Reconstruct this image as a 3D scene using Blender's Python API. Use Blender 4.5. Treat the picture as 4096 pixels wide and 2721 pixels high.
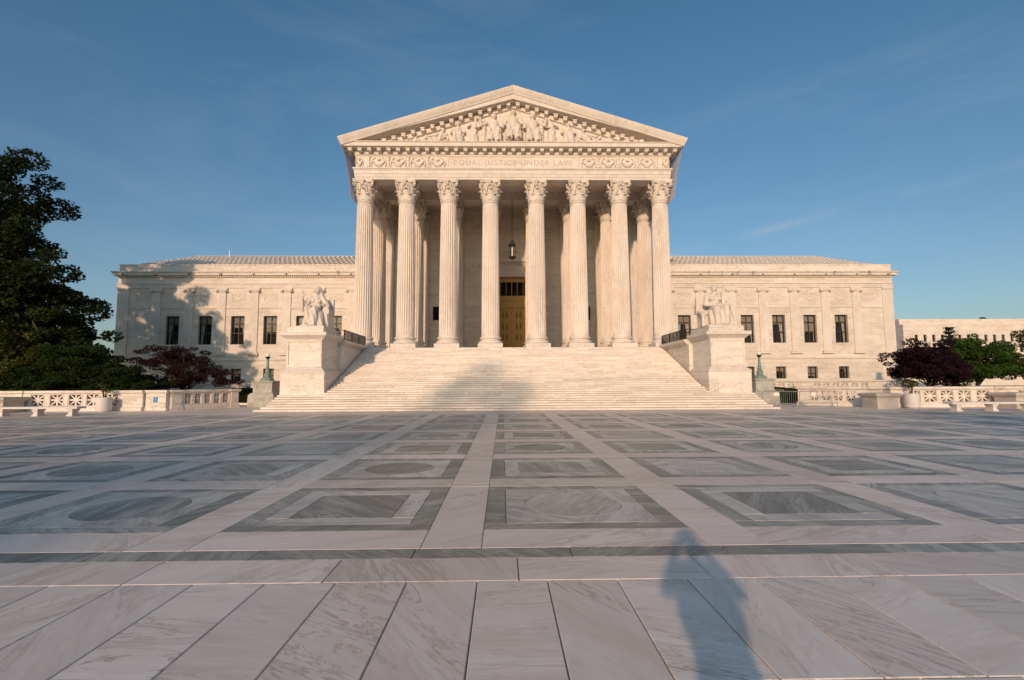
import bpy, bmesh, math, random
import numpy as np
from mathutils import Matrix, Vector
R = math.radians
random.seed(7); RNG = np.random.default_rng(11)
for o in list(bpy.data.objects): bpy.data.objects.remove(o)
SC = bpy.context.scene
COL = SC.collection

# ------------------------------------------------------------------ camera
CAM = Vector((-1.0, 0.0, 1.75))
yaw, pit, rol = R(1.0788), R(4.8074), R(-0.2674)
fw = Vector((math.sin(yaw)*math.cos(pit), math.cos(yaw)*math.cos(pit), math.sin(pit)))
r0 = Vector((math.cos(yaw), -math.sin(yaw), 0)); u0 = r0.cross(fw)
rt = r0*math.cos(rol) + u0*math.sin(rol); up = u0*math.cos(rol) - r0*math.sin(rol)
cd = bpy.data.cameras.new('camera'); co = bpy.data.objects.new('camera', cd); COL.objects.link(co)
cd.sensor_width = 36; cd.lens = 36*1992.6/4096; cd.clip_start = 0.05; cd.clip_end = 4000
m = Matrix((rt, up, -fw)).transposed().to_4x4(); m.translation = CAM
co.matrix_world = m; SC.camera = co

# ------------------------------------------------------------------ sky and sun
SUN_AZ, SUN_EL = R(15.6), R(15.3)          # light travels towards +Y, a little to +X
ld = Vector((math.sin(SUN_AZ)*math.cos(SUN_EL), math.cos(SUN_AZ)*math.cos(SUN_EL), -math.sin(SUN_EL)))
W = bpy.data.worlds.new('World'); SC.world = W; W.use_nodes = True
nt = W.node_tree; bg = nt.nodes['Background']
sky = nt.nodes.new('ShaderNodeTexSky'); sky.sky_type = 'NISHITA'; sky.sun_disc = False
sky.sun_elevation = SUN_EL; sky.sun_rotation = math.pi + SUN_AZ
sky.air_density = 1.0; sky.dust_density = 1.5; sky.ozone_density = 2.6; sky.altitude = 20
# thin cirrus drawn by direction over the whole sky
tc = nt.nodes.new('ShaderNodeTexCoord'); mp = nt.nodes.new('ShaderNodeMapping')
mp.inputs['Scale'].default_value = (1.1, 1.1, 5.0); mp.inputs['Rotation'].default_value = (0.25, 0.35, 0.4)
nz = nt.nodes.new('ShaderNodeTexNoise'); nz.inputs['Scale'].default_value = 1.7; nz.inputs['Detail'].default_value = 9
nz.inputs['Roughness'].default_value = 0.62; nz.inputs['Distortion'].default_value = 0.7
rp = nt.nodes.new('ShaderNodeValToRGB'); rp.color_ramp.elements[0].position = 0.47; rp.color_ramp.elements[1].position = 0.95
rp.color_ramp.elements[0].color = (0, 0, 0, 1); rp.color_ramp.elements[1].color = (0.16, 0.16, 0.16, 1)
mx = nt.nodes.new('ShaderNodeMix'); mx.data_type = 'RGBA'; mx.inputs[7].default_value = (5.2, 5.6, 6.2, 1)
tint = nt.nodes.new('ShaderNodeMix'); tint.data_type = 'RGBA'; tint.blend_type = 'MULTIPLY'; tint.inputs[0].default_value = 1
sx_ = nt.nodes.new('ShaderNodeSeparateXYZ'); el_ = nt.nodes.new('ShaderNodeValToRGB')
el_.color_ramp.elements[0].position = 0.0; el_.color_ramp.elements[0].color = (0.96, 0.92, 0.89, 1); el_.color_ramp.elements[1].position = 0.55; el_.color_ramp.elements[1].color = (0.69, 1.03, 1.06, 1)
nt.links.new(tc.outputs['Generated'], sx_.inputs[0]); nt.links.new(sx_.outputs[2], el_.inputs[0]); nt.links.new(el_.outputs[0], tint.inputs[7])
L = nt.links.new
L(tc.outputs['Generated'], mp.inputs['Vector']); L(mp.outputs[0], nz.inputs['Vector']); L(nz.outputs[0], rp.inputs[0])
L(sky.outputs[0], tint.inputs[6]); L(tint.outputs[2], mx.inputs[6]); L(rp.outputs[0], mx.inputs[0]); L(mx.outputs[2], bg.inputs[0])
# a thin broken vapour trail
vn = nt.nodes.new('ShaderNodeVectorMath'); vn.operation = 'NORMALIZE'; L(tc.outputs['Generated'], vn.inputs[0])
def dotn(v):
    d = nt.nodes.new('ShaderNodeVectorMath'); d.operation = 'DOT_PRODUCT'; d.inputs[1].default_value = v; L(vn.outputs[0], d.inputs[0]); return d.outputs['Value']
def rng(sock, a, b_, c, d):
    r = nt.nodes.new('ShaderNodeMapRange'); r.inputs[1].default_value = a; r.inputs[2].default_value = b_; r.inputs[3].default_value = c; r.inputs[4].default_value = d; L(sock, r.inputs[0]); return r.outputs[0]
ab = nt.nodes.new('ShaderNodeMath'); ab.operation = 'ABSOLUTE'; L(dotn((0.2522, 0.1589, -0.9546)), ab.inputs[0])
n2 = nt.nodes.new('ShaderNodeTexNoise'); n2.inputs['Scale'].default_value = 9; n2.inputs['Detail'].default_value = 5; L(vn.outputs[0], n2.inputs['Vector'])
pr = None
for so_ in (rng(ab.outputs[0], 0.0, 0.011, 1.0, 0.0), rng(dotn((0.5267, 0.8050, 0.2731)), 0.955, 0.985, 0.0, 1.0), rng(n2.outputs[0], 0.40, 0.75, 0.0, 0.32)):
    if pr is None: pr = so_
    else:
        mu = nt.nodes.new('ShaderNodeMath'); mu.operation = 'MULTIPLY'; L(pr, mu.inputs[0]); L(so_, mu.inputs[1]); pr = mu.outputs[0]
mt_ = nt.nodes.new('ShaderNodeMix'); mt_.data_type = 'RGBA'; mt_.inputs[7].default_value = (4.6, 4.8, 5.0, 1); L(mx.outputs[2], mt_.inputs[6]); L(pr, mt_.inputs[0]); L(mt_.outputs[2], bg.inputs[0])
bg.inputs[1].default_value = 0.118
sl = bpy.data.lights.new('sun', 'SUN'); so = bpy.data.objects.new('sun', sl); COL.objects.link(so)
sl.energy = 2.95; sl.angle = R(0.9); sl.color = (1.0, 0.69, 0.475)
so.rotation_euler = ld.to_track_quat('-Z', 'Y').to_euler(); so.location = (-20, -40, 40)
SC.view_settings.view_transform = 'Standard'; SC.view_settings.look = 'None'
SC.view_settings.exposure = 0.0; SC.view_settings.gamma = 1.0; SC.view_settings.use_curve_mapping = False
SC.render.engine = 'CYCLES'

# ------------------------------------------------------------------ materials
def nodes(name):
    M = bpy.data.materials.new(name); M.use_nodes = True
    return M, M.node_tree, M.node_tree.nodes['Principled BSDF']
def ramp(nt, stops):
    r = nt.nodes.new('ShaderNodeValToRGB'); e = r.color_ramp.elements
    while len(e) < len(stops): e.new(0.5)
    for el, (p, c) in zip(e, stops):
        el.position = p; el.color = (c, c, c, 1) if isinstance(c, (int, float)) else (*c, 1)
    return r
def mixc(nt, a, b, fac, mode='MIX'):
    x = nt.nodes.new('ShaderNodeMix'); x.data_type = 'RGBA'; x.blend_type = mode
    for i, v in ((6, a), (7, b), (0, fac)):
        if isinstance(v, (int, float)): x.inputs[i].default_value = v
        elif isinstance(v, tuple): x.inputs[i].default_value = (*v, 1)
        else: nt.links.new(v, x.inputs[i])
    return x.outputs[2]
def rand_vec(nt, rot=True, stretch=(1, 1, 1)):
    """world position, shifted (and turned) by a random amount per piece"""
    g = nt.nodes.new('ShaderNodeNewGeometry'); oi = nt.nodes.new('ShaderNodeObjectInfo')
    ad = nt.nodes.new('ShaderNodeMath'); ad.operation = 'ADD'
    nt.links.new(oi.outputs['Random'], ad.inputs[0]); nt.links.new(g.outputs['Random Per Island'], ad.inputs[1])
    ml = nt.nodes.new('ShaderNodeMath'); ml.operation = 'MULTIPLY'; ml.inputs[1].default_value = 53.7
    nt.links.new(ad.outputs[0], ml.inputs[0])
    cb = nt.nodes.new('ShaderNodeCombineXYZ')
    for i in range(3): nt.links.new(ml.outputs[0], cb.inputs[i])
    va = nt.nodes.new('ShaderNodeVectorMath'); va.operation = 'ADD'
    v = g.outputs['Position']
    if rot:
        vr = nt.nodes.new('ShaderNodeVectorRotate'); vr.rotation_type = 'Z_AXIS'
        nt.links.new(v, vr.inputs['Vector']); nt.links.new(ml.outputs[0], vr.inputs['Angle']); v = vr.outputs[0]
    nt.links.new(v, va.inputs[0]); nt.links.new(cb.outputs[0], va.inputs[1])
    mp = nt.nodes.new('ShaderNodeMapping'); mp.inputs['Scale'].default_value = stretch
    nt.links.new(va.outputs[0], mp.inputs['Vector'])
    return mp.outputs[0], ad.outputs[0]
def noise(nt, v, sc, det=6, rough=0.6, dist=0.0):
    n = nt.nodes.new('ShaderNodeTexNoise'); n.inputs['Scale'].default_value = sc; n.inputs['Detail'].default_value = det
    n.inputs['Roughness'].default_value = rough; n.inputs['Distortion'].default_value = dist
    if v is not None: nt.links.new(v, n.inputs['Vector'])
    return n.outputs[0]
def marble(name, base, dark, vein, vein_fac=0.6, sc=1.0, rough=0.5, rot=True, stretch=(1, 1, 1), spread=0.12, stain=None, bump=0.02, vw=0.035, ashlar=None):
    M, nt, b = nodes(name)
    v, rnd = rand_vec(nt, rot, stretch)
    n1 = noise(nt, v, 0.9*sc, 8, 0.62, 0.4); n2 = noise(nt, v, 1.3*sc, 9, 0.68, 1.4); n3 = noise(nt, v, 9*sc, 4, 0.6)
    c = mixc(nt, base, dark, ramp(nt, [(0.36, 0.0), (0.68, 1.0)]).outputs[0])
    rr = c.node.inputs[0].links[0].from_node; nt.links.new(n1, rr.inputs[0])
    vr = ramp(nt, [(0.5-2.2*vw, 0.0), (0.5, vein_fac), (0.5+1.2*vw, 0.0)]); nt.links.new(n2, vr.inputs[0])
    gate = ramp(nt, [(0.42, 0.0), (0.6, 1.0)]); nt.links.new(noise(nt, v, 0.55*sc, 3), gate.inputs[0])
    gm = nt.nodes.new('ShaderNodeMath'); gm.operation = 'MULTIPLY'
    nt.links.new(vr.outputs[0], gm.inputs[0]); nt.links.new(gate.outputs[0], gm.inputs[1])
    c = mixc(nt, c, vein, gm.outputs[0])
    # tone of the single piece
    fr = nt.nodes.new('ShaderNodeMath'); fr.operation = 'FRACT'; mu = nt.nodes.new('ShaderNodeMath'); mu.operation = 'MULTIPLY'
    mu.inputs[1].default_value = 7.31; nt.links.new(rnd, mu.inputs[0]); nt.links.new(mu.outputs[0], fr.inputs[0])
    tr = ramp(nt, [(0.0, 1-spread), (1.0, 1+spread)]); nt.links.new(fr.outputs[0], tr.inputs[0])
    c = mixc(nt, c, tr.outputs[0], 1.0, 'MULTIPLY')
    gr = ramp(nt, [(0.3, 0.93), (0.7, 1.04)]); nt.links.new(n3, gr.inputs[0]); c = mixc(nt, c, gr.outputs[0], 1.0, 'MULTIPLY')
    if ashlar:      # courses of stone: each block its own tone, hairline joints between
        g = nt.nodes.new('ShaderNodeNewGeometry'); sp = nt.nodes.new('ShaderNodeSeparateXYZ'); nt.links.new(g.outputs['Position'], sp.inputs[0])
        sm = nt.nodes.new('ShaderNodeMath'); sm.operation = 'ADD'; nt.links.new(sp.outputs[0], sm.inputs[0]); nt.links.new(sp.outputs[1], sm.inputs[1])
        cb = nt.nodes.new('ShaderNodeCombineXYZ'); nt.links.new(sm.outputs[0], cb.inputs[0]); nt.links.new(sp.outputs[2], cb.inputs[1])
        bk = nt.nodes.new('ShaderNodeTexBrick'); bk.inputs['Scale'].default_value = 1.0; bk.inputs['Brick Width'].default_value = ashlar[0]; bk.inputs['Row Height'].default_value = ashlar[1]
        bk.inputs['Mortar Size'].default_value = 0.006; bk.inputs['Mortar Smooth'].default_value = 0.1; lo_ = 0.93 if ashlar[0] < 10 else 0.98; bk.inputs['Color1'].default_value = (lo_, lo_-0.005, lo_-0.015, 1); bk.inputs['Color2'].default_value = (2-lo_-0.02, 2-lo_-0.02, 2-lo_-0.02, 1); bk.inputs['Mortar'].default_value = (0.70, 0.64, 0.58, 1)
        nt.links.new(cb.outputs[0], bk.inputs['Vector']); c = mixc(nt, c, bk.outputs[0], 1.0, 'MULTIPLY')
    if stain:
        sr = ramp(nt, [(0.52, 0.0), (0.78, 0.8)]); nt.links.new(noise(nt, v, 0.8*sc, 7, 0.7, 0.8), sr.inputs[0])
        c = mixc(nt, c, stain, sr.outputs[0])
    nt.links.new(c, b.inputs['Base Color']); b.inputs['Roughness'].default_value = rough
    b.inputs['Specular IOR Level'].default_value = 0.35
    bp = nt.nodes.new('ShaderNodeBump'); bp.inputs['Strength'].default_value = 0.25; bp.inputs['Distance'].default_value = bump
    nt.links.new(n3, bp.inputs['Height']); nt.links.new(bp.outputs[0], b.inputs['Normal'])
    return M
def plain(name, col, rough=0.6, metal=0.0, var=0.15, sc=3.0, spec=0.4):
    M, nt, b = nodes(name)
    g = nt.nodes.new('ShaderNodeNewGeometry'); n = noise(nt, g.outputs['Position'], sc, 6, 0.65)
    r = ramp(nt, [(0.3, tuple(x*(1-var) for x in col)), (0.7, tuple(min(1, x*(1+var)) for x in col))])
    nt.links.new(n, r.inputs[0]); nt.links.new(r.outputs[0], b.inputs['Base Color'])
    b.inputs['Roughness'].default_value = rough; b.inputs['Metallic'].default_value = metal; b.inputs['Specular IOR Level'].default_value = spec
    return M
def leafmat(name, c1, c2, trans=0.35):
    M, nt, b = nodes(name)
    g = nt.nodes.new('ShaderNodeNewGeometry'); r = ramp(nt, [(0.0, c1), (0.7, c2), (1.0, tuple(min(1, x*1.5) for x in c2))])
    n = noise(nt, g.outputs['Position'], 0.5, 3); ad = nt.nodes.new('ShaderNodeMath'); ad.operation = 'MULTIPLY_ADD'
    ad.inputs[1].default_value = 0.55; nt.links.new(g.outputs['Random Per Island'], ad.inputs[0])
    sb = nt.nodes.new('ShaderNodeMath'); sb.operation = 'MULTIPLY_ADD'; sb.inputs[1].default_value = 1.6; sb.inputs[2].default_value = -0.55
    nt.links.new(n, sb.inputs[0]); nt.links.new(sb.outputs[0], ad.inputs[2]); nt.links.new(ad.outputs[0], r.inputs[0])
    nt.links.new(r.outputs[0], b.inputs['Base Color']); b.inputs['Roughness'].default_value = 0.55; b.inputs['Specular IOR Level'].default_value = 0.25
    t = nt.nodes.new('ShaderNodeBsdfTranslucent'); nt.links.new(r.outputs[0], t.inputs[0])
    ms = nt.nodes.new('ShaderNodeMixShader'); ms.inputs[0].default_value = trans
    out = nt.nodes['Material Output']; nt.links.new(b.outputs[0], ms.inputs[1]); nt.links.new(t.outputs[0], ms.inputs[2]); nt.links.new(ms.outputs[0], out.inputs[0])
    return M

MT = {}
MT['wall'] = marble('wall_marble', (0.785, 0.705, 0.625), (0.70, 0.61, 0.525), (0.50, 0.40, 0.32), 0.7, 0.8, 0.62, False, (0.5, 0.5, 2.0), 0.03, None, 0.01, 0.03, (1.9, 0.66))
MT['block'] = marble('block_marble', (0.79, 0.715, 0.64), (0.70, 0.615, 0.53), (0.43, 0.345, 0.275), 0.85, 1.2, 0.6, False, (0.5, 0.5, 1.7), 0.06, None, 0.01, 0.026)
MT['step'] = marble('step_marble', (0.78, 0.70, 0.62), (0.68, 0.59, 0.505), (0.50, 0.395, 0.31), 0.6, 1.1, 0.62, False, (0.5, 1, 2.0), 0.10, None, 0.01)
MT['column'] = marble('column_marble', (0.79, 0.715, 0.64), (0.71, 0.625, 0.545), (0.55, 0.455, 0.375), 0.55, 0.8, 0.6, False, (1, 1, 0.35), 0.03, None, 0.008, 0.035, (400.0, 2.97))
MT['carved'] = marble('carved_marble', (0.76, 0.675, 0.59), (0.7, 0.61, 0.52), (0.55, 0.47, 0.39), 0.35, 0.8, 0.65, False, (1, 1, 1), 0.04, None, 0.01)
MT['cornice'] = marble('cornice_marble', (0.76, 0.68, 0.6), (0.69, 0.605, 0.525), (0.5, 0.43, 0.37), 0.55, 0.5, 0.65, False, (1.6, 1.6, 0.5), 0.03, None, 0.01)
MT['statue'] = marble('statue_marble', (0.73, 0.65, 0.57), (0.66, 0.575, 0.495), (0.52, 0.45, 0.385), 0.4, 1.2, 0.6, False, (1, 1, 1), 0.02, None, 0.01)
MT['pale'] = marble('pale_paving_marble', (0.79, 0.675, 0.60), (0.69, 0.575, 0.505), (0.44, 0.345, 0.265), 0.7, 1.3, 0.5, True, (0.4, 1.8, 1), 0.10, (0.66, 0.54, 0.42), 0.004)
MT['slab'] = marble('front_slab_marble', (0.81, 0.705, 0.635), (0.70, 0.59, 0.52), (0.36, 0.265, 0.20), 0.8, 1.5, 0.48, True, (0.35, 1.9, 1), 0.08, (0.62, 0.49, 0.36), 0.004, 0.014)
MT['field'] = marble('grey_inlay_marble', (0.66, 0.61, 0.545), (0.47, 0.44, 0.395), (0.29, 0.275, 0.25), 0.85, 3.2, 0.5, True, (0.35, 1.9, 1), 0.14, None, 0.004, 0.07)
MT['dark'] = marble('green_black_marble', (0.31, 0.30, 0.26), (0.165, 0.163, 0.142), (0.58, 0.545, 0.48), 0.75, 3.4, 0.48, True, (0.3, 2.0, 1), 0.2, None, 0.004, 0.06)
def grimy():
    M = MT['cornice'].copy(); M.name = 'grimy_cornice_marble'; nt = M.node_tree; b = nt.nodes['Principled BSDF']; src = b.inputs['Base Color'].links[0].from_socket
    g = nt.nodes.new('ShaderNodeNewGeometry'); mp = nt.nodes.new('ShaderNodeMapping'); mp.inputs['Scale'].default_value = (1.5, 1.5, 0.25); nt.links.new(g.outputs['Position'], mp.inputs['Vector'])
    r = ramp(nt, [(0.56, 0.0), (0.66, 0.75)]); nt.links.new(noise(nt, mp.outputs[0], 1.0, 7, 0.72), r.inputs[0])
    nt.links.new(mixc(nt, src, (0.14, 0.115, 0.095), r.outputs[0]), b.inputs['Base Color']); return M
MT['grimy'] = grimy()
MT['grout'] = plain('grout', (0.16, 0.14, 0.125), 0.9)
MT['bed'] = plain('paving_bed', (0.26, 0.235, 0.22), 0.9)
MT['grass'] = plain('grass', (0.05, 0.075, 0.025), 0.95, 0, 0.5, 6)
MT['frame'] = plain('bronze_frame', (0.07, 0.055, 0.035), 0.5, 0.3, 0.25)
MT['iron'] = plain('black_iron', (0.02, 0.02, 0.02), 0.5, 0.5)
MT['door'] = plain('door_bronze', (0.30, 0.17, 0.055), 0.42, 0.55, 0.3, 5)
MT['verdigris'] = plain('verdigris_bronze', (0.20, 0.29, 0.235), 0.75, 0.1, 0.35, 8)
MT['dbronze'] = plain('dark_bronze', (0.035, 0.04, 0.042), 0.5, 0.4)
MT['globe'] = plain('milk_glass', (0.85, 0.82, 0.76), 0.25, 0, 0.02)
MT['steel'] = plain('galvanised_steel', (0.33, 0.31, 0.29), 0.5, 0.55, 0.15)
MT['paper'] = plain('paper', (0.72, 0.70, 0.68), 0.8, 0, 0.05)
MT['planter'] = plain('planter_stone', (0.66, 0.61, 0.56), 0.75, 0, 0.05)
MT['cut'] = plain('letter_shade_stone', (0.45, 0.355, 0.275), 0.85, 0, 0.08)  # inscription letters: shade of incised strokes put into the colour
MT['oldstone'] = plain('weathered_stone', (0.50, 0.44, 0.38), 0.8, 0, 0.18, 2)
MT['mossy'] = plain('mossy_pier_stone', (0.40, 0.385, 0.34), 0.85, 0, 0.4, 1.6)
MT['bark'] = plain('bark', (0.075, 0.055, 0.042), 0.9, 0, 0.35, 9)
MT['blue'] = plain('sign_blue', (0.02, 0.16, 0.50), 0.45, 0, 0.03)
MT['white'] = plain('sign_white', (0.8, 0.8, 0.8), 0.5, 0, 0.02)
MT['curtain'] = plain('curtain_cloth', (0.78, 0.72, 0.62), 0.9, 0, 0.1)
MT['blind'] = plain('blind_cloth', (0.56, 0.48, 0.38), 0.9, 0, 0.08)
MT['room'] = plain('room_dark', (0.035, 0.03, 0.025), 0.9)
MT['mesh'] = plain('bronze_mesh', (0.05, 0.04, 0.03), 0.6, 0.3)
MT['jeans'] = plain('dark_cloth', (0.03, 0.04, 0.07), 0.9)
MT['soil'] = plain('soil', (0.06, 0.045, 0.03), 0.95)
M, nt, b = nodes('window_glass'); b.inputs['Base Color'].default_value = (0.02, 0.022, 0.022, 1); b.inputs['Roughness'].default_value = 0.06
b.inputs['Specular IOR Level'].default_value = 0.6; b.inputs['Alpha'].default_value = 0.22; MT['glass'] = M
M, nt, b = nodes('safety_net_cloth'); b.inputs['Base Color'].default_value = (0.62, 0.57, 0.60, 1); b.inputs['Roughness'].default_value = 0.9
b.inputs['Alpha'].default_value = 0.6; MT['net'] = M
LEAF = dict(big=leafmat('leaf_dark_green', (0.012, 0.020, 0.006), (0.034, 0.050, 0.013)),
            olive=leafmat('leaf_olive_green', (0.03, 0.04, 0.008), (0.085, 0.095, 0.02)),
            green=leafmat('leaf_mid_green', (0.014, 0.026, 0.006), (0.042, 0.07, 0.015)),
            red=leafmat('leaf_purple_red', (0.018, 0.008, 0.008), (0.055, 0.022, 0.018)),
            plum=leafmat('leaf_dark_plum', (0.016, 0.007, 0.010), (0.042, 0.016, 0.022)),
            bright=leafmat('leaf_fresh_green', (0.028, 0.06, 0.008), (0.075, 0.14, 0.02)),
            hedge=leafmat('leaf_hedge_green', (0.012, 0.025, 0.006), (0.03, 0.06, 0.012)),
            spruce=leafmat('needle_blue_green', (0.02, 0.035, 0.02), (0.05, 0.075, 0.05)))

# ------------------------------------------------------------------ helpers
class MB:
    def __init__(s): s.v = []; s.f = []
    def add(s, vs, fs):
        k = len(s.v); s.v.extend(vs); s.f.extend([tuple(i+k for i in f) for f in fs]); return s
    def box(s, x0, x1, y0, y1, z0, z1):
        if x0 > x1: x0, x1 = x1, x0
        if y0 > y1: y0, y1 = y1, y0
        return s.add([(x0,y0,z0),(x1,y0,z0),(x1,y1,z0),(x0,y1,z0),(x0,y0,z1),(x1,y0,z1),(x1,y1,z1),(x0,y1,z1)],
                     [(3,2,1,0),(4,5,6,7),(0,1,5,4),(1,2,6,5),(2,3,7,6),(3,0,4,7)])
    def cbox(s, x0, x1, y0, y1, z0, z1, c=0.01):
        """box with a worn (chamfered) upper edge"""
        return s.add([(x0,y0,z0),(x1,y0,z0),(x1,y1,z0),(x0,y1,z0),(x0,y0,z1-c),(x1,y0,z1-c),(x1,y1,z1-c),(x0,y1,z1-c),
                      (x0+c,y0+c,z1),(x1-c,y0+c,z1),(x1-c,y1-c,z1),(x0+c,y1-c,z1)],
                     [(3,2,1,0),(0,1,5,4),(1,2,6,5),(2,3,7,6),(3,0,4,7),(4,5,9,8),(5,6,10,9),(6,7,11,10),(7,4,8,11),(8,9,10,11)])
    def poly(s, pts, z0, z1, c=0.0):
        n = len(pts)
        if c <= 0:
            return s.add([(x,y,z0) for x,y in pts]+[(x,y,z1) for x,y in pts], [tuple(range(n-1,-1,-1)), tuple(range(n,2*n))]+[(i,(i+1)%n,n+(i+1)%n,n+i) for i in range(n)])
        return s
    def lathe(s, prof, seg=24, cx=0, cy=0, cap=True):
        vs = []; fs = []
        for r, z in prof:
            for i in range(seg):
                a = 2*math.pi*i/seg; vs.append((cx+r*math.cos(a), cy+r*math.sin(a), z))
        for k in range(len(prof)-1):
            for i in range(seg):
                j = (i+1) % seg; fs.append((k*seg+i, k*seg+j, (k+1)*seg+j, (k+1)*seg+i))
        if cap: fs.append(tuple(range(seg-1,-1,-1))); fs.append(tuple((len(prof)-1)*seg+i for i in range(seg)))
        return s.add(vs, fs)
    def tube(s, pts, r, seg=8, r2=None):
        pts = [Vector(p) for p in pts]; n = len(pts); vs = []; fs = []
        for k, p in enumerate(pts):
            d = (pts[min(k+1,n-1)]-pts[max(k-1,0)]).normalized()
            a = d.cross(Vector((0,0,1))) if abs(d.z) < 0.9 else d.cross(Vector((1,0,0)))
            a.normalize(); b = d.cross(a); rr = r if r2 is None else r+(r2-r)*k/(n-1)
            for i in range(seg):
                t = 2*math.pi*i/seg; q = p+a*(rr*math.cos(t))+b*(rr*math.sin(t)); vs.append(tuple(q))
        for k in range(n-1):
            for i in range(seg):
                j = (i+1) % seg; fs.append((k*seg+i, k*seg+j, (k+1)*seg+j, (k+1)*seg+i))
        fs.append(tuple(range(seg-1,-1,-1))); fs.append(tuple((n-1)*seg+i for i in range(seg)))
        return s.add(vs, fs)
    def ell(s, c, r, seg=12, ring=8, rot=None):
        vs = []; fs = []; c = Vector(c)
        if isinstance(r, (int, float)): r = (r, r, r)
        for k in range(ring+1):
            ph = math.pi*k/ring
            for i in range(seg):
                t = 2*math.pi*i/seg
                p = Vector((r[0]*math.sin(ph)*math.cos(t), r[1]*math.sin(ph)*math.sin(t), -r[2]*math.cos(ph)))
                if rot: p = rot @ p
                vs.append(tuple(c+p))
        for k in range(ring):
            for i in range(seg):
                j = (i+1) % seg; fs.append((k*seg+i, k*seg+j, (k+1)*seg+j, (k+1)*seg+i))
        return s.add(vs, fs)
    def cap(s, a, b, ra, rb=None, seg=12):
        """tapered limb between two joints with round ends"""
        rb = ra if rb is None else rb; a = Vector(a); b = Vector(b); d = b-a; l = d.length or 1e-4; d = d/l
        q = d.to_track_quat('Z', 'Y').to_matrix(); prof = []
        for k in range(5): t = math.pi/2*k/4; prof.append((ra*math.sin(t)+1e-4, -ra*math.cos(t)))
        for k in range(5): t = math.pi/2*k/4; prof.append((rb*math.cos(t)+1e-4, l+rb*math.sin(t)))
        vs = []; fs = []
        for r, z in prof:
            for i in range(seg):
                t = 2*math.pi*i/seg; vs.append(tuple(a+q @ Vector((r*math.cos(t), r*math.sin(t), z))))
        for k in range(len(prof)-1):
            for i in range(seg):
                j = (i+1) % seg; fs.append((k*seg+i, k*seg+j, (k+1)*seg+j, (k+1)*seg+i))
        fs.append(tuple(range(seg-1,-1,-1))); fs.append(tuple((len(prof)-1)*seg+i for i in range(seg)))
        return s.add(vs, fs)
    def sweep(s, path, prof, closed_prof=True, caps=True):
        """sweep a section (out, z) along a plan polyline; 'out' is to the right of travel"""
        n = len(path); offs = []
        for k in range(n):
            def nrm(a, b):
                dx, dy = b[0]-a[0], b[1]-a[1]; l = math.hypot(dx, dy); return (dy/l, -dx/l)
            if k == 0: N = nrm(path[0], path[1])
            elif k == n-1: N = nrm(path[-2], path[-1])
            else:
                a = nrm(path[k-1], path[k]); b = nrm(path[k], path[k+1]); d = 1+a[0]*b[0]+a[1]*b[1]; N = ((a[0]+b[0])/d, (a[1]+b[1])/d)
            offs.append(N)
        m = len(prof); vs = []; fs = []
        for (x, y), (nx, ny) in zip(path, offs):
            for o, z in prof: vs.append((x+nx*o, y+ny*o, z))
        rng = m if closed_prof else m-1
        for k in range(n-1):
            for i in range(rng):
                j = (i+1) % m; fs.append((k*m+i, (k+1)*m+i, (k+1)*m+j, k*m+j))
        if caps and closed_prof: fs.append(tuple(range(m))); fs.append(tuple((n-1)*m+i for i in range(m-1,-1,-1)))
        return s.add(vs, fs)
    def mesh(s, name, mat, smooth=False, fix=True, angle=None):
        me = bpy.data.meshes.new(name); me.from_pydata(s.v, [], s.f); me.materials.append(mat)
        if fix:
            bm = bmesh.new(); bm.from_mesh(me); bmesh.ops.recalc_face_normals(bm, faces=bm.faces); bm.to_mesh(me); bm.free()
        if smooth:
            me.polygons.foreach_set('use_smooth', [True]*len(me.polygons))
            if angle: 
                try: me.set_sharp_from_angle(angle=R(angle))
                except Exception: pass
        me.update(); return me
def obj(name, me, parent=None, loc=(0,0,0), rz=0.0):
    o = bpy.data.objects.new(name, me); COL.objects.link(o); o.location = loc; o.rotation_euler = (0, 0, rz)
    if parent is not None:
        o.parent = parent
        if parent.data is None and parent.get('world_parts'):
            o.matrix_parent_inverse = Matrix.Translation(-Vector(parent.location))
    return o
def part(name, mb, mat, parent, smooth=False, angle=None, kind=None, fix=True):
    o = obj(name, mb.mesh(name, mat, smooth, fix, angle), parent)
    if kind: o['kind'] = kind
    return o
def tag(o, label, cat, group=None):
    o['label'] = label; o['category'] = cat
    if group: o['group'] = group
    return o
def thing(name, label, cat, loc=(0,0,0), rz=0.0, group=None, world=True):
    o = bpy.data.objects.new(name, None); COL.objects.link(o); o.location = loc; o.rotation_euler = (0,0,rz); o.empty_display_size = 0.3
    if world and rz == 0: o['world_parts'] = 1
    return tag(o, label, cat, group)
def struct(name, me): o = obj(name, me); o['kind'] = 'structure'; return o
def evaluated(o):
    dg = bpy.context.evaluated_depsgraph_get(); me = bpy.data.meshes.new_from_object(o.evaluated_get(dg)); return me
def remesh(mb, voxel, mat, name, folds=None, smooth_it=2):
    """fuse overlapping limbs into one continuous skin"""
    me = mb.mesh(name, mat, fix=True); o = bpy.data.objects.new(name, me); COL.objects.link(o)
    md = o.modifiers.new('r', 'REMESH'); md.mode = 'VOXEL'; md.voxel_size = voxel; md.use_smooth_shade = True
    sm = o.modifiers.new('s', 'SMOOTH'); sm.factor = 0.5; sm.iterations = smooth_it
    res = evaluated(o); bpy.data.objects.remove(o); res.name = name
    if not res.materials: res.materials.append(mat)
    if folds:
        n = len(res.vertices); c = np.empty(n*3); res.vertices.foreach_get('co', c); c = c.reshape(-1, 3)
        nn = np.empty(n*3); res.vertices.foreach_get('normal', nn); nn = nn.reshape(-1, 3)
        c += nn*folds(c)[:, None]; res.vertices.foreach_set('co', c.ravel())
    res.polygons.foreach_set('use_smooth', [True]*len(res.polygons)); res.update()
    return res

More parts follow.
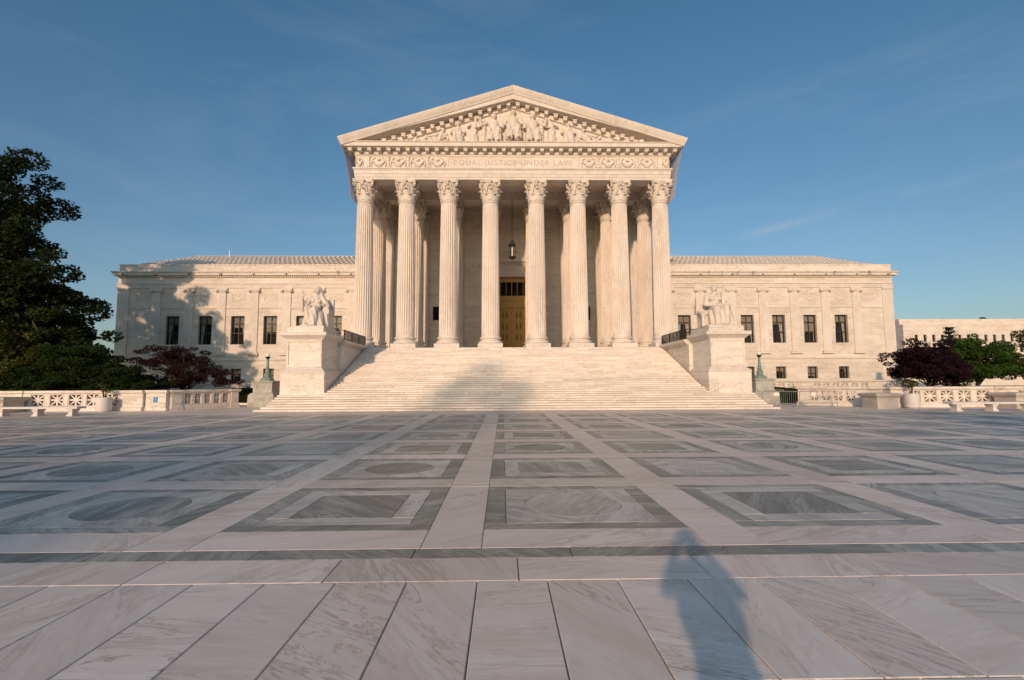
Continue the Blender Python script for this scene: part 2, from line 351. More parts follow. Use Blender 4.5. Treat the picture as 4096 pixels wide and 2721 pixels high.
# ------------------------------------------------------------------ ground and plaza
g = MB(); g.add([(-1500,-1500,-0.06),(1500,-1500,-0.06),(1500,2500,-0.06),(-1500,2500,-0.06)], [(0,1,2,3)])
struct('ground', g.mesh('ground', MT['grass'], fix=False))
g = MB(); g.box(-34, 34, -6, 46, -0.3, -0.025)
plaza = struct('plaza', g.mesh('plaza', MT['bed']))
CELL = 3.115; SW = 0.65; PW = CELL-SW; J = 0.004; ZT = 0.0; TH = 0.05
ROW0 = 6.10; NR = 7; NC = 10
def slab(name, x0, x1, y0, y1, mat, cache={}, par=None, j=J, cf=0.004, dz=0.0):
    w, d = round(x1-x0, 4), round(y1-y0, 4); key = (name, w, d, mat, j)
    if key not in cache:
        q = MB(); q.cbox(-w/2+j, w/2-j, -d/2+j, d/2-j, -TH, 0, cf); cache[key] = q.mesh(name, MT[mat])
    return obj(name, cache[key], par or plaza, ((x0+x1)/2, (y0+y1)/2, ZT+dz+random.uniform(-0.0012, 0.0012)))
# front slabs set lengthwise towards the building, then a cross band, the dark band and the panel grid
for r_, (ya, yb) in enumerate(((3.05, 4.57), (1.5, 3.05), (0.0, 1.5), (-1.5, 0.0), (-3.2, -1.5))):
    for i in range(-10, 11):
        x = 0.01+0.62*i + (0.0, .21, .4, .1, .3)[r_]
        slab('front_slab', x-0.62, x, ya, yb, 'slab', j=0.005, cf=0.006)
for i in range(-9, 10):
    x = 0.88+1.74*i; slab('cross_slab', x-1.74, x, 4.57, 5.15, 'pale', j=0.005, cf=0.005)
for i in range(-10, 12):
    x = -0.3+1.62*i; slab('dark_band_slab', x-1.62, x, 5.15, 5.45, 'dark')
cells = [(n, r) for n in range(-NC, NC+1) for r in range(NR)]
def vis(n, r):
    cx_, cy_ = n*CELL, ROW0+r*CELL+PW/2
    return math.hypot(cx_+1, cy_)
cells.sort(key=lambda c: vis(*c))
def circle_pts(r, a0, a1, n): return [(r*math.cos(a0+(a1-a0)*i/n), r*math.sin(a0+(a1-a0)*i/n)) for i in range(n+1)]
fw_, iw = 0.27, PW-0.54
def frame_boxes():   # dark strips round a panel
    h = PW/2; k = h-fw_
    return [(-h, h, -h, -k), (-h, h, k, h), (-h, -k, -k, k), (k, h, -k, k)]
def sq_boxes():
    h = iw/2; k = h-0.30
    return [(-h, h, -h, -k), (-h, h, k, h), (-h, -k, -k, k), (k, h, -k, k)]
CR = 0.69
def quad_field(q):   # corner pieces left round a disc
    h = iw/2; a0 = q*math.pi/2; arc = circle_pts(CR+J, a0, a0+math.pi/2, 10)
    sx = [1,-1,-1,1][q]; sy = [1,1,-1,-1][q]
    ends = {0: [(J,h),(h,h),(h,J)], 1: [(-h,J),(-h,h),(-J,h)], 2: [(-J,-h),(-h,-h),(-h,-J)], 3: [(h,-J),(h,-h),(J,-h)]}[q]
    pts = arc+ends; out = []
    for x, y in pts:
        if abs(abs(x)-h) < 1e-6: x -= math.copysign(J, x)
        if abs(abs(y)-h) < 1e-6: y -= math.copysign(J, y)
        if abs(x) < J: x = sx*J
        if abs(y) < J: y = sy*J
        out.append((x, y))
    return out
cm = {}
def cached(key, fn):
    if key not in cm: cm[key] = fn()
    return cm[key]
far_f = MB(); far_l = MB()
for k, (n, r) in enumerate(cells):
    X, Y = n*CELL, ROW0+r*CELL+PW/2; near = k < 74; circ = (n+r) % 2 == 0
    for b_i, (x0, x1, y0, y1) in enumerate(frame_boxes()):
        if near: slab('panel_frame_strip', X+x0, X+x1, Y+y0, Y+y1, 'dark')
        else: far_f.cbox(X+x0+J, X+x1-J, Y+y0+J, Y+y1-J, -TH, ZT, 0.004)
    if circ:
        for q in range(4):
            if near:
                me = cached(('q', q), lambda: MB().poly(quad_field(q), -TH, 0).mesh('panel_field_piece', MT['field']))
                obj('panel_field_piece', me, plaza, (X, Y, ZT))
            else: far_l.poly([(X+x, Y+y) for x, y in quad_field(q)], -TH, ZT)
        me = cached('disc', lambda: MB().poly(circle_pts(CR-J, 0, 2*math.pi*39/40, 39), -TH, 0).mesh('panel_disc', MT['dark']))
        me2 = cached('disc2', lambda: MB().poly(circle_pts(CR-J, 0, 2*math.pi*39/40, 39), -TH, 0).mesh('panel_disc', MT['field']))
        obj('panel_disc', me if random.random() < 0.8 else me2, plaza, (X, Y, ZT+0.0005))
    else:
        for (x0, x1, y0, y1) in sq_boxes():
            if near: slab('panel_field_piece', X+x0, X+x1, Y+y0, Y+y1, 'field')
            else: far_l.cbox(X+x0+J, X+x1-J, Y+y0+J, Y+y1-J, -TH, ZT, 0.004)
        h = iw/2-0.30; slab('panel_square', X-h, X+h, Y-h, Y+h, 'dark')
    # pale stripes: one along the row front, one to the left
    x0 = X-PW/2; y0 = Y-PW/2
    slab('stripe_slab', x0, x0+PW, y0-SW, y0, 'pale')
    slab('stripe_slab', x0-SW, x0, y0-SW, y0+PW, 'pale')
    if r == NR-1: slab('stripe_slab', x0-SW, x0+PW, y0+PW, y0+PW+SW, 'pale')
part('far_frame_strips', far_f, MT['dark'], plaza, kind='stuff'); part('far_field_pieces', far_l, MT['field'], plaza, kind='stuff')
yb = ROW0+NR*CELL
for i in range(-16, 17):
    x = i*2.0; slab('dark_band_slab', x, x+2.0, yb, yb+0.3, 'dark')
    for q, (ya, yc) in enumerate(((yb+0.3, yb+1.3), (yb+1.3, 30.1), (30.1, 31.6), (31.6, 33.2))):
        slab('border_slab', x+(q % 2)*0.7, x+2+(q % 2)*0.7, ya, yc, 'pale')
for s in (-1, 1):
    for i in range(6):
        for q in range(5): slab('border_slab', s*17.2+s*q*1.5-0.75, s*17.2+s*q*1.5+0.75, 33.2+i*1.6, 34.8+i*1.6, 'pale')

# ------------------------------------------------------------------ grand staircase
RZ = 4.68/34; TR = 0.356; Y0 = 30.5; NS = 34; FL = 4.68
stair = thing('grand_staircase', 'wide flight of pale marble steps rising from the plaza to the portico', 'staircase', (0, 31, 0))
q = MB(); q.box(-14.2, 14.2, Y0+2.4, 43.3, 0, 0.2)
for i in range(NS):   # the mass under the steps
    hw = 15.5 if i < 7 else (13.0 if i < 8 else 12.6)
    q.box(-hw, hw, Y0+TR*i+0.22, Y0+TR*(i+1)+0.35, 0.0, RZ*(i+1)-0.03)
part('stair_core', q, MT['grout'], stair)
count = 0; rest = MB(); bc = {}
for i in range(NS):
    hw = 16.05 if i == 0 else 15.78 if i == 1 else 15.6 if i < 7 else 12.75 if i < 10 else 12.62
    z0, z1 = RZ*i, RZ*(i+1); ya = Y0+TR*i
    n = max(8, round(2*hw/2.15)); w = 2*hw/n; off = (i % 2)*0.5*w
    xs = [-hw]+[-hw+off+w*k for k in range(1 if off == 0 else 0, n+1) if 0.4 < off+w*k < 2*hw-0.4]+[hw]
    xs = [xs[0]]+[x+random.uniform(-.12, .12) for x in xs[1:-1]]+[xs[-1]]
    for a, b_ in zip(xs[:-1], xs[1:]):
        args = (a+0.004, b_-0.004, ya, ya+TR+0.05, z0+0.014, z1)
        if count < 300:
            w_ = round(args[1]-args[0]-0.004, 3); me = MB().cbox(-w_/2, w_/2, 0, TR+0.05, 0.014, RZ, 0.014).mesh('step_block', MT['step'])
            obj('step_block', me, stair, ((a+b_)/2, ya+random.uniform(-.004, .004), z0))
            count += 1
        else: rest.cbox(*args, 0.014)
    # a thin dark joint line under each nosing
part('upper_step_blocks', rest, MT['step'], stair, kind='stuff')
for s in (-1, 1):
    part('pedestal_footing', MB().box(s*15.6, s*12.66, 33.001, 36.4, 0.0, 7*RZ-0.002), MT['block'], stair)
    # cheek wall with coping
    q = MB(); q.box(s*12.72, s*15.2, 36.4, 42.4, 0, 4.42); part('cheek_wall', q, MT['block'], stair)
    for (ya, yb_) in ((36.5, 38.0), (38.0, 39.5), (39.5, 41.0), (41.0, 42.45)):
        q = MB(); q.sweep([(s*12.72, ya+0.004), (s*12.72, yb_-0.004)], [(0.0, 4.42), (s*-0.08 if False else 0.08*(1 if s < 0 else -1), 4.46), (0.20*(1 if s < 0 else -1), 4.60), (0.30*(1 if s < 0 else -1), 4.62), (0.30*(1 if s < 0 else -1), 4.84), (-2.2*(1 if s < 0 else -1), 4.86), (-2.2*(1 if s < 0 else -1), 4.42)])
        part('coping_stone', q, MT['cornice'], stair)

# ------------------------------------------------------------------ statue pedestals (one each side of the stairs)
def ring(x0, x1, y0, y1, prof, mb=None):
    """moulding all round a rectangular block: prof = [(out, z)...] bottom to top, closed inside"""
    mb = mb or MB(); n = len(prof); vs = []; fs = []
    for o, z in prof: vs += [(x0-o, y0-o, z), (x1+o, y0-o, z), (x1+o, y1+o, z), (x0-o, y1+o, z)]
    for k in range(n-1):
        for i in range(4): j = (i+1) % 4; fs.append((4*k+i, 4*k+j, 4*k+4+j, 4*k+4+i))
    fs.append((3,2,1,0)); fs.append(tuple(4*(n-1)+i for i in range(4)))
    return mb.add(vs, fs)
for s in (-1, 1):
    who = 'robed woman' if s < 0 else 'bare-chested man'
    t = thing('statue_pedestal', 'tall marble pedestal beside the stairs carrying the seated %s' % who, 'pedestal', (s*14.15, 34.7, 7*RZ))
    cx = s*14.15; z7 = 7*RZ
    a0, a1 = cx-1.44, cx+1.44
    for zz0, zz1, cuts in ((z7, 1.88, (0, .22, .78, 1)), (1.88, 2.38, (0, 1))):
        for c0, c1 in zip(cuts[:-1], cuts[1:]):
            part('base_stone', MB().box(a0+(a1-a0)*c0+0.003, a0+(a1-a0)*c1-0.003, 33.0, 36.5, zz0+0.002, zz1-0.002), MT['block'], t)
    d0, d1 = cx-1.16, cx+1.16
    part('base_moulding', ring(d0, d1, 33.25, 36.4, [(0.28, 2.38), (0.30, 2.40), (0.30, 2.47), (0.22, 2.52), (0.16, 2.60), (0.06, 2.66), (0.05, 2.72), (0.0, 2.74)]), MT['cornice'], t)
    q = MB().box(d0, d1, 33.25, 36.4, 2.74, 4.60)
    part('die', q, MT['block'], t)
    q = MB(); xa, xb, za, zb = d0+0.13, d1-0.13, 2.9, 4.45     # raised frame round a sunk panel
    for (p0, p1, p2, p3) in ((d0+0.004, d1-0.004, 2.745, za), (d0+0.004, d1-0.004, zb, 4.595), (d0+0.004, xa, za, zb), (xb, d1-0.004, za, zb)):
        q.box(p0, p1, 33.185, 33.249, p2, p3)
    ring_in = 0.05
    part('panel_frame', q, MT['block'], t)
    part('cap_moulding', ring(d0, d1, 33.25, 36.4, [(0.0, 4.60), (0.06, 4.61), (0.07, 4.66), (0.14, 4.72), (0.24, 4.80), (0.32, 4.86), (0.36, 4.88), (0.36, 5.08), (0.34, 5.10), (0.1, 5.12)]), MT['cornice'], t)
    part('plinth_stone', MB().cbox(cx-1.2, cx+1.2, 33.3, 36.5, 5.12, 5.50, 0.02), MT['block'], t)

# ------------------------------------------------------------------ the courthouse
HL = 'marble courthouse with an eight-column temple portico, carved pediment and two long low wings'
court = thing('courthouse', HL, 'building', (0, 60, 0))
FY, AX = 43.0, 14.05           # face of the entablature, half width
ZA, ZF, ZB, ZC = 19.69, 20.73, 21.85, 22.36
ROWS = (43.7, 48.7); CX = [-13.27, -9.55, -5.81, -2.06, 2.06, 5.81, 9.55, 13.27]
WALL = 53.0; WY = 59.0; WX = 46.3; BK = 96.0
# portico floor
q = MB()
q.box(-12.6, 12.6, Y0+TR*NS-0.1, WALL+0.2, 4.3, FL); part('portico_floor', q, MT['step'], court)
q = MB(); q.box(-14.9, -12.61, 42.45, WALL+0.2, 0.0, FL-0.003); q.box(12.61, 14.9, 42.45, WALL+0.2, 0.0, FL-0.003); part('portico_podium', q, MT['block'], court)
# --- column: shaft (part) with plinth, base and capital (sub-parts)
def shaft_mesh(zb, zt, rb, rtop, name='column'):
    NF, SUB, RG = 24, 6, 10; vs = []; fs = []; n = NF*SUB
    for k in range(RG+1):
        t = k/RG; z = zb+(zt-zb)*t; r = rb+(rtop-rb)*(t**1.6); dep = 0.088*r/rb
        if k in (0, RG): dep *= 0.15
        for i in range(n):
            a = 2*math.pi*i/n; ph = (i % SUB)/SUB
            f = 0 if ph < 0.17 else math.sin(math.pi*(ph-0.17)/0.83+0.0)
            rr = r-dep*1.35*max(0, f)**0.6; vs.append((rr*math.cos(a), rr*math.sin(a), z))
    for k in range(RG):
        for i in range(n): j = (i+1) % n; fs.append((k*n+i, k*n+j, (k+1)*n+j, (k+1)*n+i))
    fs.append(tuple(range(n-1,-1,-1))); fs.append(tuple(RG*n+i for i in range(n)))
    return MB().add(vs, fs).mesh(name, MT['column'])
SH = shaft_mesh(5.72, 17.62, 0.79, 0.69)
PL = MB().cbox(-1.08, 1.08, -1.08, 1.08, FL, 5.06, 0.02).mesh('plinth', MT['block'])
prof = []
def torus(r, zc, h, n=7): return [(r+h*math.cos(t)*0.9, zc+h*math.sin(t)) for t in [(-math.pi/2)+math.pi*i/n for i in range(n+1)]]
prof = [(0.9, 5.06)]+torus(0.93, 5.19, 0.13)+[(0.90, 5.33), (0.84, 5.36), (0.82, 5.42), (0.86, 5.47)]+torus(0.87, 5.56, 0.085)+[(0.86, 5.655), (0.84, 5.67), (0.83, 5.74), (0.79, 5.76)]
BA = MB().lathe(prof, 40).mesh('base', MT['column'], True, angle=40)
def leaf_strip(mb, ang, r_b, z_b, h, w, out, curl, nseg=7):
    """one acanthus leaf standing against the bell and curling out at the top"""
    ca, sa = math.cos(ang), math.sin(ang); vs = []; fs = []
    for k in range(nseg+1):
        t = k/nseg
        z = z_b+h*min(t, 0.86)/0.86 if t < 0.86 else z_b+h-(t-0.86)/0.14*curl
        r = r_b+out*(t**2.2)*(1 if t < 0.86 else 1.12); ww = w*(1-0.35*t**2)*(0.85 if k % 2 else 1.08)
        if t > 0.9: ww *= 0.7
        for u, dep in ((-1, 0.0), (-0.5, 0.05), (0, 0.035), (0.5, 0.05), (1, 0.0)):
            rr = r+dep; x = rr*ca-u*ww*sa; y = rr*sa+u*ww*ca; vs.append((x, y, z))
        for u in (1, 0, -1):
            rr = r-0.06; vs.append((rr*ca-u*ww*0.9*sa, rr*sa+u*ww*0.9*ca, z))
    m_ = 8
    for k in range(nseg):
        for i in range(m_): j = (i+1) % m_; fs.append((k*m_+i, k*m_+j, (k+1)*m_+j, (k+1)*m_+i))
    fs.append(tuple(range(m_-1,-1,-1))); fs.append(tuple(nseg*m_+i for i in range(m_)))
    mb.add(vs, fs)
def spiral(mb, c, ax, r, th, turns=1.6, n=26, w=0.05):
    """flat volute curling in a vertical plane; ax = horizontal direction of the plane"""
    pts = []
    for i in range(n+1):
        t = i/n; a = math.pi*0.5-turns*2*math.pi*t; rr = r*(1-0.75*t)
        pts.append((c[0]+ax[0]*rr*math.cos(a), c[1]+ax[1]*rr*math.cos(a), c[2]+rr*math.sin(a)))
    mb.tube(pts, w, 6, w*0.6)
    mb.cap((c[0]-ax[1]*th, c[1]+ax[0]*th, c[2]), (c[0]+ax[1]*th, c[1]-ax[0]*th, c[2]), r*0.28)
def capital_mesh(flat=False):
    q = MB()
    q.lathe([(0.70, 17.60)]+torus(0.70, 17.70, 0.07, 6)+[(0.70, 17.80), (0.67, 17.82), (0.66, 18.3), (0.69, 18.8), (0.78, 19.15), (0.86, 19.36)], 32)
    for i in range(8): leaf_strip(q, 2*math.pi*(i+0.5)/8, 0.68, 17.82, 0.62, 0.24, 0.24, 0.12)
    for i in range(8): leaf_strip(q, 2*math.pi*i/8, 0.70, 17.9, 1.02, 0.23, 0.33, 0.15)
    for i in range(4):
        a = math.pi/4+i*math.pi/2; ax = (math.cos(a), math.sin(a))
        spiral(q, (ax[0]*1.06, ax[1]*1.06, 19.24), ax, 0.20, 0.05)
        q.tube([(ax[0]*0.72, ax[1]*0.72, 18.55), (ax[0]*0.80, ax[1]*0.80, 19.0), (ax[0]*0.96, ax[1]*0.96, 19.34), (ax[0]*1.08, ax[1]*1.08, 19.43)], 0.075, 6, 0.06)
        b_ = i*math.pi/2; bx = (math.cos(b_), math.sin(b_)); tx = (-bx[1], bx[0])
        for sgn in (-1, 1):   # inner scrolls meeting under the flower
            spiral(q, (bx[0]*0.86+tx[0]*0.16*sgn, bx[1]*0.86+tx[1]*0.16*sgn, 19.14), (tx[0]*sgn, tx[1]*sgn), 0.12, 0.04, 1.3, 16, 0.035)
            q.tube([(bx[0]*0.74+tx[0]*0.34*sgn, bx[1]*0.74+tx[1]*0.34*sgn, 18.6), (bx[0]*0.84+tx[0]*0.24*sgn, bx[1]*0.84+tx[1]*0.24*sgn, 19.1), (bx[0]*0.88+tx[0]*0.1*sgn, bx[1]*0.88+tx[1]*0.1*sgn, 19.26)], 0.05, 6, 0.035)
        # flower on the abacus, with an eagle-like knop hanging below
        for k in range(5): 
            an = 2*math.pi*k/5; q.ell((bx[0]*0.97+tx[0]*0.10*math.cos(an), bx[1]*0.97+tx[1]*0.10*math.cos(an), 19.53+0.10*math.sin(an)), 0.085, 6, 5)
        q.ell((bx[0]*1.02, bx[1]*1.02, 19.53), 0.07, 6, 5); q.ell((bx[0]*0.93, bx[1]*0.93, 19.30), (0.09, 0.09, 0.16), 6, 5)
    pts = []     # abacus with hollow sides
    for i in range(4):
        a = math.pi/4+i*math.pi/2; b2 = a+math.pi/2
        c0 = Vector((1.30*math.cos(a), 1.30*math.sin(a))); c1 = Vector((1.30*math.cos(b2), 1.30*math.sin(b2)))
        d = (c1-c0).normalized(); nn = Vector((d.y, -d.x))
        p0 = c0+d*0.10; p1 = c1-d*0.10
        for k in range(9):
            t = k/8; p = p0.lerp(p1, t); inn = 0.20*math.sin(math.pi*t); p = p-nn*inn; pts.append((p.x, p.y))
    q.poly(pts, 19.42, 19.56); q.poly([(x*1.05, y*1.05) for x, y in pts], 19.562, 19.69)
    return q.mesh('capital', MT['carved'], True, angle=45)
CA = capital_mesh()
for ry in ROWS:
    for x in CX:
        c = obj('column', SH, court, (x, ry, 0)); obj('plinth', PL, c); obj('base', BA, c); obj('capital', CA, c)
# --- entablature, swept round the three open sides
U = [(-AX, BK), (-AX, FY), (AX, FY), (AX, BK)]
PR = [(-AX, BK), (-AX, FY), (AX, FY), (AX, BK)]
def band(name, prof, mat, path=U): return part(name, MB().sweep(path, prof), mat, court)
# travelling (-X side) towards -Y then +X then +Y: outside lies on the right
for nm, pr in (('lower_fascia', [(-1.4, ZA), (0.0, ZA), (0.0, 19.90), (-1.4, 19.90)]), ('middle_fascia', [(-1.4, 19.90), (0.035, 19.90), (0.035, 20.20), (-1.4, 20.20)]),
               ('upper_fascia', [(-1.4, 20.20), (0.07, 20.20), (0.07, 20.48), (-1.4, 20.48)]),
               ('architrave_moulding', [(-1.4, 20.48), (0.09, 20.48), (0.10, 20.53), (0.15, 20.60), (0.19, 20.62), (0.19, 20.73), (-1.4, 20.73)])):
    band(nm, pr, MT['cornice'])
# frieze: plain at the flanks, with a sunk inscription panel and carved festoons in front
band('frieze', [(-1.4, 20.73), (-0.03, 20.73), (-0.03, 21.85), (-1.4, 21.85)], MT['wall'])
band('bed_moulding', [(-1.4, 21.85), (0.03, 21.85), (0.05, 21.92), (0.12, 21.98), (0.12, 22.06), (-1.4, 22.06)], MT['cornice'])
band('modillion_backing', [(-1.4, 22.06), (0.10, 22.06), (0.10, ZC), (-1.4, ZC)], MT['cornice'])
E1 = 0.85
band('corona', [(-1.4, ZC), (E1-0.03, ZC), (E1-0.03, ZC+0.02), (E1, ZC+0.02), (E1, 22.70), (-1.4, 22.70)], MT['cornice'])
band('corona_moulding', [(-1.4, 22.70), (E1+0.03, 22.70), (E1+0.08, 22.76), (E1+0.09, 22.80), (-1.4, 22.80)], MT['cornice'])
MDM = MB()
MDM.box(-0.19, 0.19, -0.56, -0.002, 0.20, 0.297)
MDM.add([(-0.16,-0.002,0.0),(0.16,-0.002,0.0),(0.16,-0.22,-0.03),(-0.16,-0.22,-0.03),(0.16,-0.48,0.02),(-0.16,-0.48,0.02),(-0.16,-0.52,0.20),(0.16,-0.52,0.20),(-0.16,-0.002,0.2),(0.16,-0.002,0.2)],
        [(0,1,2,3),(3,2,4,5),(5,4,7,6),(0,3,5,6,8),(1,9,7,4,2),(6,7,9,8),(0,8,9,1)])
MOD = MDM.mesh('modillion', MT['carved'])
for i in range(-17, 18):
    if abs(i*0.845) < 14.5: obj('modillion', MOD, court, (i*0.845-0.41+0.41*1, FY-0.10, 22.06))
for s in (-1, 1):
    for k in range(12): obj('modillion', MOD, court, (s*(AX+0.10), FY+0.4+k*0.845, 22.06), s*math.pi/2)
# --- pediment
SLP = 0.312
XT = 15.30; ZTIP = 23.06; YT = 41.80
def rake(name, o0, o1, y0, y1, x_end, mat):
    """sloping cornice member: o0/o1 = vertical distance below the rake's top line"""
    for s in (-1, 1):
        q = MB(); top = lambda x: 27.80-SLP*abs(x); vs = []
        xe = x_end
        for yy in (y0, y1): vs += [(0, yy, top(0)-o0), (s*xe, yy, top(xe)-o0), (s*xe, yy, top(xe)-o1), (0, yy, top(0)-o1)]
        q.add(vs, [(0,1,2,3),(7,6,5,4),(0,4,5,1),(1,5,6,2),(2,6,7,3),(3,7,4,0)]); part(name, q, mat, court)
# cyma (sloping gutter face) as a tilted slab, then corona, then soffit
for s in (-1, 1):
    top = lambda x: 27.80-SLP*abs(x)
    q = MB(); sec = [(41.78, 0.0), (41.80, 0.10), (41.88, 0.30), (42.00, 0.50), (42.05, 0.62), (44.0, 0.62), (44.0, 0.0)]
    vs = []
    for yy, o in sec: vs.append((0, yy, top(0)-o))
    for yy, o in sec:
        e = XT+(41.78-yy)*1.0 if yy < 43 else XT
        vs.append((s*e, yy, 27.80-SLP*XT-o+ (XT-e)*0.0))
    n = len(sec); q.add(vs, [(i, (i+1) % n, n+(i+1) % n, n+i) for i in range(n)]+[tuple(range(n)), tuple(range(2*n-1, n-1, -1))])
    part('raking_gutter', q, MT['cornice'], court)
    q = MB(); sec = [(42.12, 0.62), (42.12, 1.08), (44.0, 1.08), (44.0, 0.62)]; xe = [14.9, 14.0, 14.0, 14.9]; vs = []
    for yy, o in sec: vs.append((0, yy, top(0)-o))
    for (yy, o), xx in zip(sec, (14.92, 14.2, 14.2, 14.92)): vs.append((s*xx, yy, max(22.801, top(xx)-o)))
    q.add(vs, [(i, (i+1) % 4, 4+(i+1) % 4, 4+i) for i in range(4)]+[(0,1,2,3), (7,6,5,4)]); part('raking_corona', q, MT['cornice'], court)
    # modillions up the slope, hung plumb
    k = 0
    x = 0.42
    while x < 13.2:
        zt = top(x)-1.09
        if zt-0.36 > 22.84:
            obj('modillion', MOD, court, (s*x, FY-0.06, zt-0.30))
        elif zt > 22.95:
            q2 = MB().box(-0.19, 0.19, -0.56, -0.002, 22.83-zt+0.3, 0.297); obj('modillion', q2.mesh('modillion', MT['carved']), court, (s*x, FY-0.06, zt-0.30))
        x += 0.845
    # bed moulding under them
    q = MB(); sec = [(FY-0.07, 1.09), (FY-0.07, 1.36), (FY-0.14, 1.38), (FY-0.14, 1.50), (FY-0.05, 1.55), (FY+0.5, 1.55), (FY+0.5, 1.09)]; vs = []
    for yy, o in sec: vs.append((0, yy, top(0)-o))
    xx = 13.2
    for yy, o in sec: vs.append((s*min(xx, (27.80-o-22.801)/SLP), yy, max(22.801, top(xx)-o)))
    n = len(sec); q.add(vs, [(i, (i+1) % n, n+(i+1) % n, n+i) for i in range(n)]+[tuple(range(n)), tuple(range(2*n-1, n-1, -1))]); part('raking_bed_moulding', q, MT['cornice'], court)
q = MB(); q.add([(-14.2, FY+0.05, 22.8), (14.2, FY+0.05, 22.8), (0, FY+0.05, 26.75), (-14.2, FY+0.6, 22.8), (14.2, FY+0.6, 22.8), (0, FY+0.6, 26.75)], [(0,1,2),(5,4,3),(0,3,4,1),(1,4,5,2),(2,5,3,0)])
part('tympanum', q, MT['wall'], court)
# main roof behind the pediment
q = MB(); zt0, zt1 = 27.5, 27.5-SLP*14.7
q.add([(-14.7, 44.0, zt1), (0, 44.0, zt0), (14.7, 44.0, zt1), (-14.7, BK, zt1), (0, BK, zt0), (14.7, BK, zt1), (-14.7, 44.0, 22.82), (14.7, 44.0, 22.82), (-14.7, BK, 22.82), (14.7, BK, 22.82)],
      [(0,1,4,3),(1,2,5,4),(0,6,7,2,1),(3,4,5,9,8),(0,3,8,6),(2,7,9,5),(6,8,9,7)])
part('main_roof', q, MT['cornice'], court)
# --- back wall of the portico with door, niches and pilasters
def wall_holes(mb, x0, x1, z0, z1, holes, y0, y1):
    xs = sorted({x0, x1, *[h[0] for h in holes], *[h[1] for h in holes]})
    for a, b_ in zip(xs[:-1], xs[1:]):
        hs = sorted([h for h in holes if h[0] <= a+1e-6 and h[1] >= b_-1e-6], key=lambda h: h[2]); z = z0
        for h in hs:
            if h[2] > z: mb.box(a, b_, y0, y1, z, h[2])
            z = h[3]
        if z < z1: mb.box(a, b_, y0, y1, z, z1)
    return mb
def wall_face(x0, x1, z0, z1, holes, y0, y1):
    """one wall mesh with openings and reveals, no inner seams on its face"""
    xs = sorted({x0, x1, *[h[0] for h in holes], *[h[1] for h in holes]}); zs = sorted({z0, z1, *[h[2] for h in holes], *[h[3] for h in holes]})
    q = MB(); idx = {}
    def V(x, y, z):
        k = (round(x,4), y, round(z,4))
        if k not in idx: idx[k] = len(q.v); q.v.append((x, y, z))
        return idx[k]
    solid = lambda a, b_, c, d: not any(h[0] <= a+1e-6 and h[1] >= b_-1e-6 and h[2] <= c+1e-6 and h[3] >= d-1e-6 for h in holes)
    for a, b_ in zip(xs[:-1], xs[1:]):
        for c, d in zip(zs[:-1], zs[1:]):
            if solid(a, b_, c, d): q.f.append((V(a,y0,c), V(b_,y0,c), V(b_,y0,d), V(a,y0,d)))
    for h in holes:
        a, b_, c, d = h
        q.f += [(V(a,y0,c),V(a,y0,d),V(a,y1,d),V(a,y1,c)), (V(b_,y0,d),V(b_,y0,c),V(b_,y1,c),V(b_,y1,d)), (V(a,y0,d),V(b_,y0,d),V(b_,y1,d),V(a,y1,d)), (V(b_,y0,c),V(a,y0,c),V(a,y1,c),V(b_,y1,c))]
    for (xa, xb) in ((x0, x0), (x1, x1)): q.f.append((V(xa,y0,z0), V(xa,y0,z1), V(xa,y1,z1), V(xa,y1,z0)))
    q.f.append((V(x0,y0,z1), V(x1,y0,z1), V(x1,y1,z1), V(x0,y1,z1)))
    return q
DW, DT = 1.46, 13.05
holes = [(-DW, DW, FL-0.3, DT)]+[(s*8.05-0.42 if s > 0 else s*8.05-0.42, s*8.05+0.42, 8.35, 9.82) for s in (-1, 1)]
q = wall_face(-14.0, 14.0, FL-0.3, 22.0, holes, WALL, WALL+0.7)
part('portico_wall', q, MT['wall'], court, fix=False)
q = MB()
for s in (-1, 1): q.box(s*14.0, s*13.2, WALL+0.7, BK, 0, 22.0)
part('side_wall', q, MT['wall'], court)
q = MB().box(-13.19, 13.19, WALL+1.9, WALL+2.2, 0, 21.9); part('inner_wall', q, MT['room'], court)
for nm, z0, z1, o in (('dado_course', 7.16, 7.24, 0.05), ('dado_course', 7.76, 7.86, 0.06), ('wall_course', 18.20, 18.36, 0.08), ('wall_course', 17.72, 17.84, 0.05)):
    for s in (-1, 1): part(nm, MB().box(s*14.0, s*(DW+0.55), WALL-o, WALL-0.001, z0, z1) if z0 < 10 else MB().box(s*14.0, s*0.002, WALL-o, WALL-0.001, z0, z1), MT['wall'], court)
# pilasters behind each column, fluted, with a flat leaf capital
def pil_mesh():
    q = MB(); hw = 0.62; d = 0.30; pts = [(-hw, 0), (-hw, -d)]
    n = 7; w = 2*hw/n
    for i in range(n):
        a = -hw+i*w
        pts += [(a+0.03, -d), (a+w*0.35, -d+0.05), (a+w*0.65, -d+0.05), (a+w-0.03, -d)]
    pts += [(hw, -d), (hw, 0)]
    return q.poly(pts, 5.6, 18.2).mesh('pilaster', MT['column'])
PILM = pil_mesh()
PB = ring(-0.62, 0.62, -0.30, 0.0, [(0.14, FL), (0.14, 5.05), (0.12, 5.1), (0.13, 5.25), (0.06, 5.35), (0.05, 5.45), (0.07, 5.5), (0.07, 5.56), (0.0, 5.60)]).mesh('base', MT['column'])
q = MB().box(-0.66, 0.66, -0.34, -0.001, 18.2, 19.5); q.box(-0.82, 0.82, -0.50, -0.001, 19.5, 19.69)
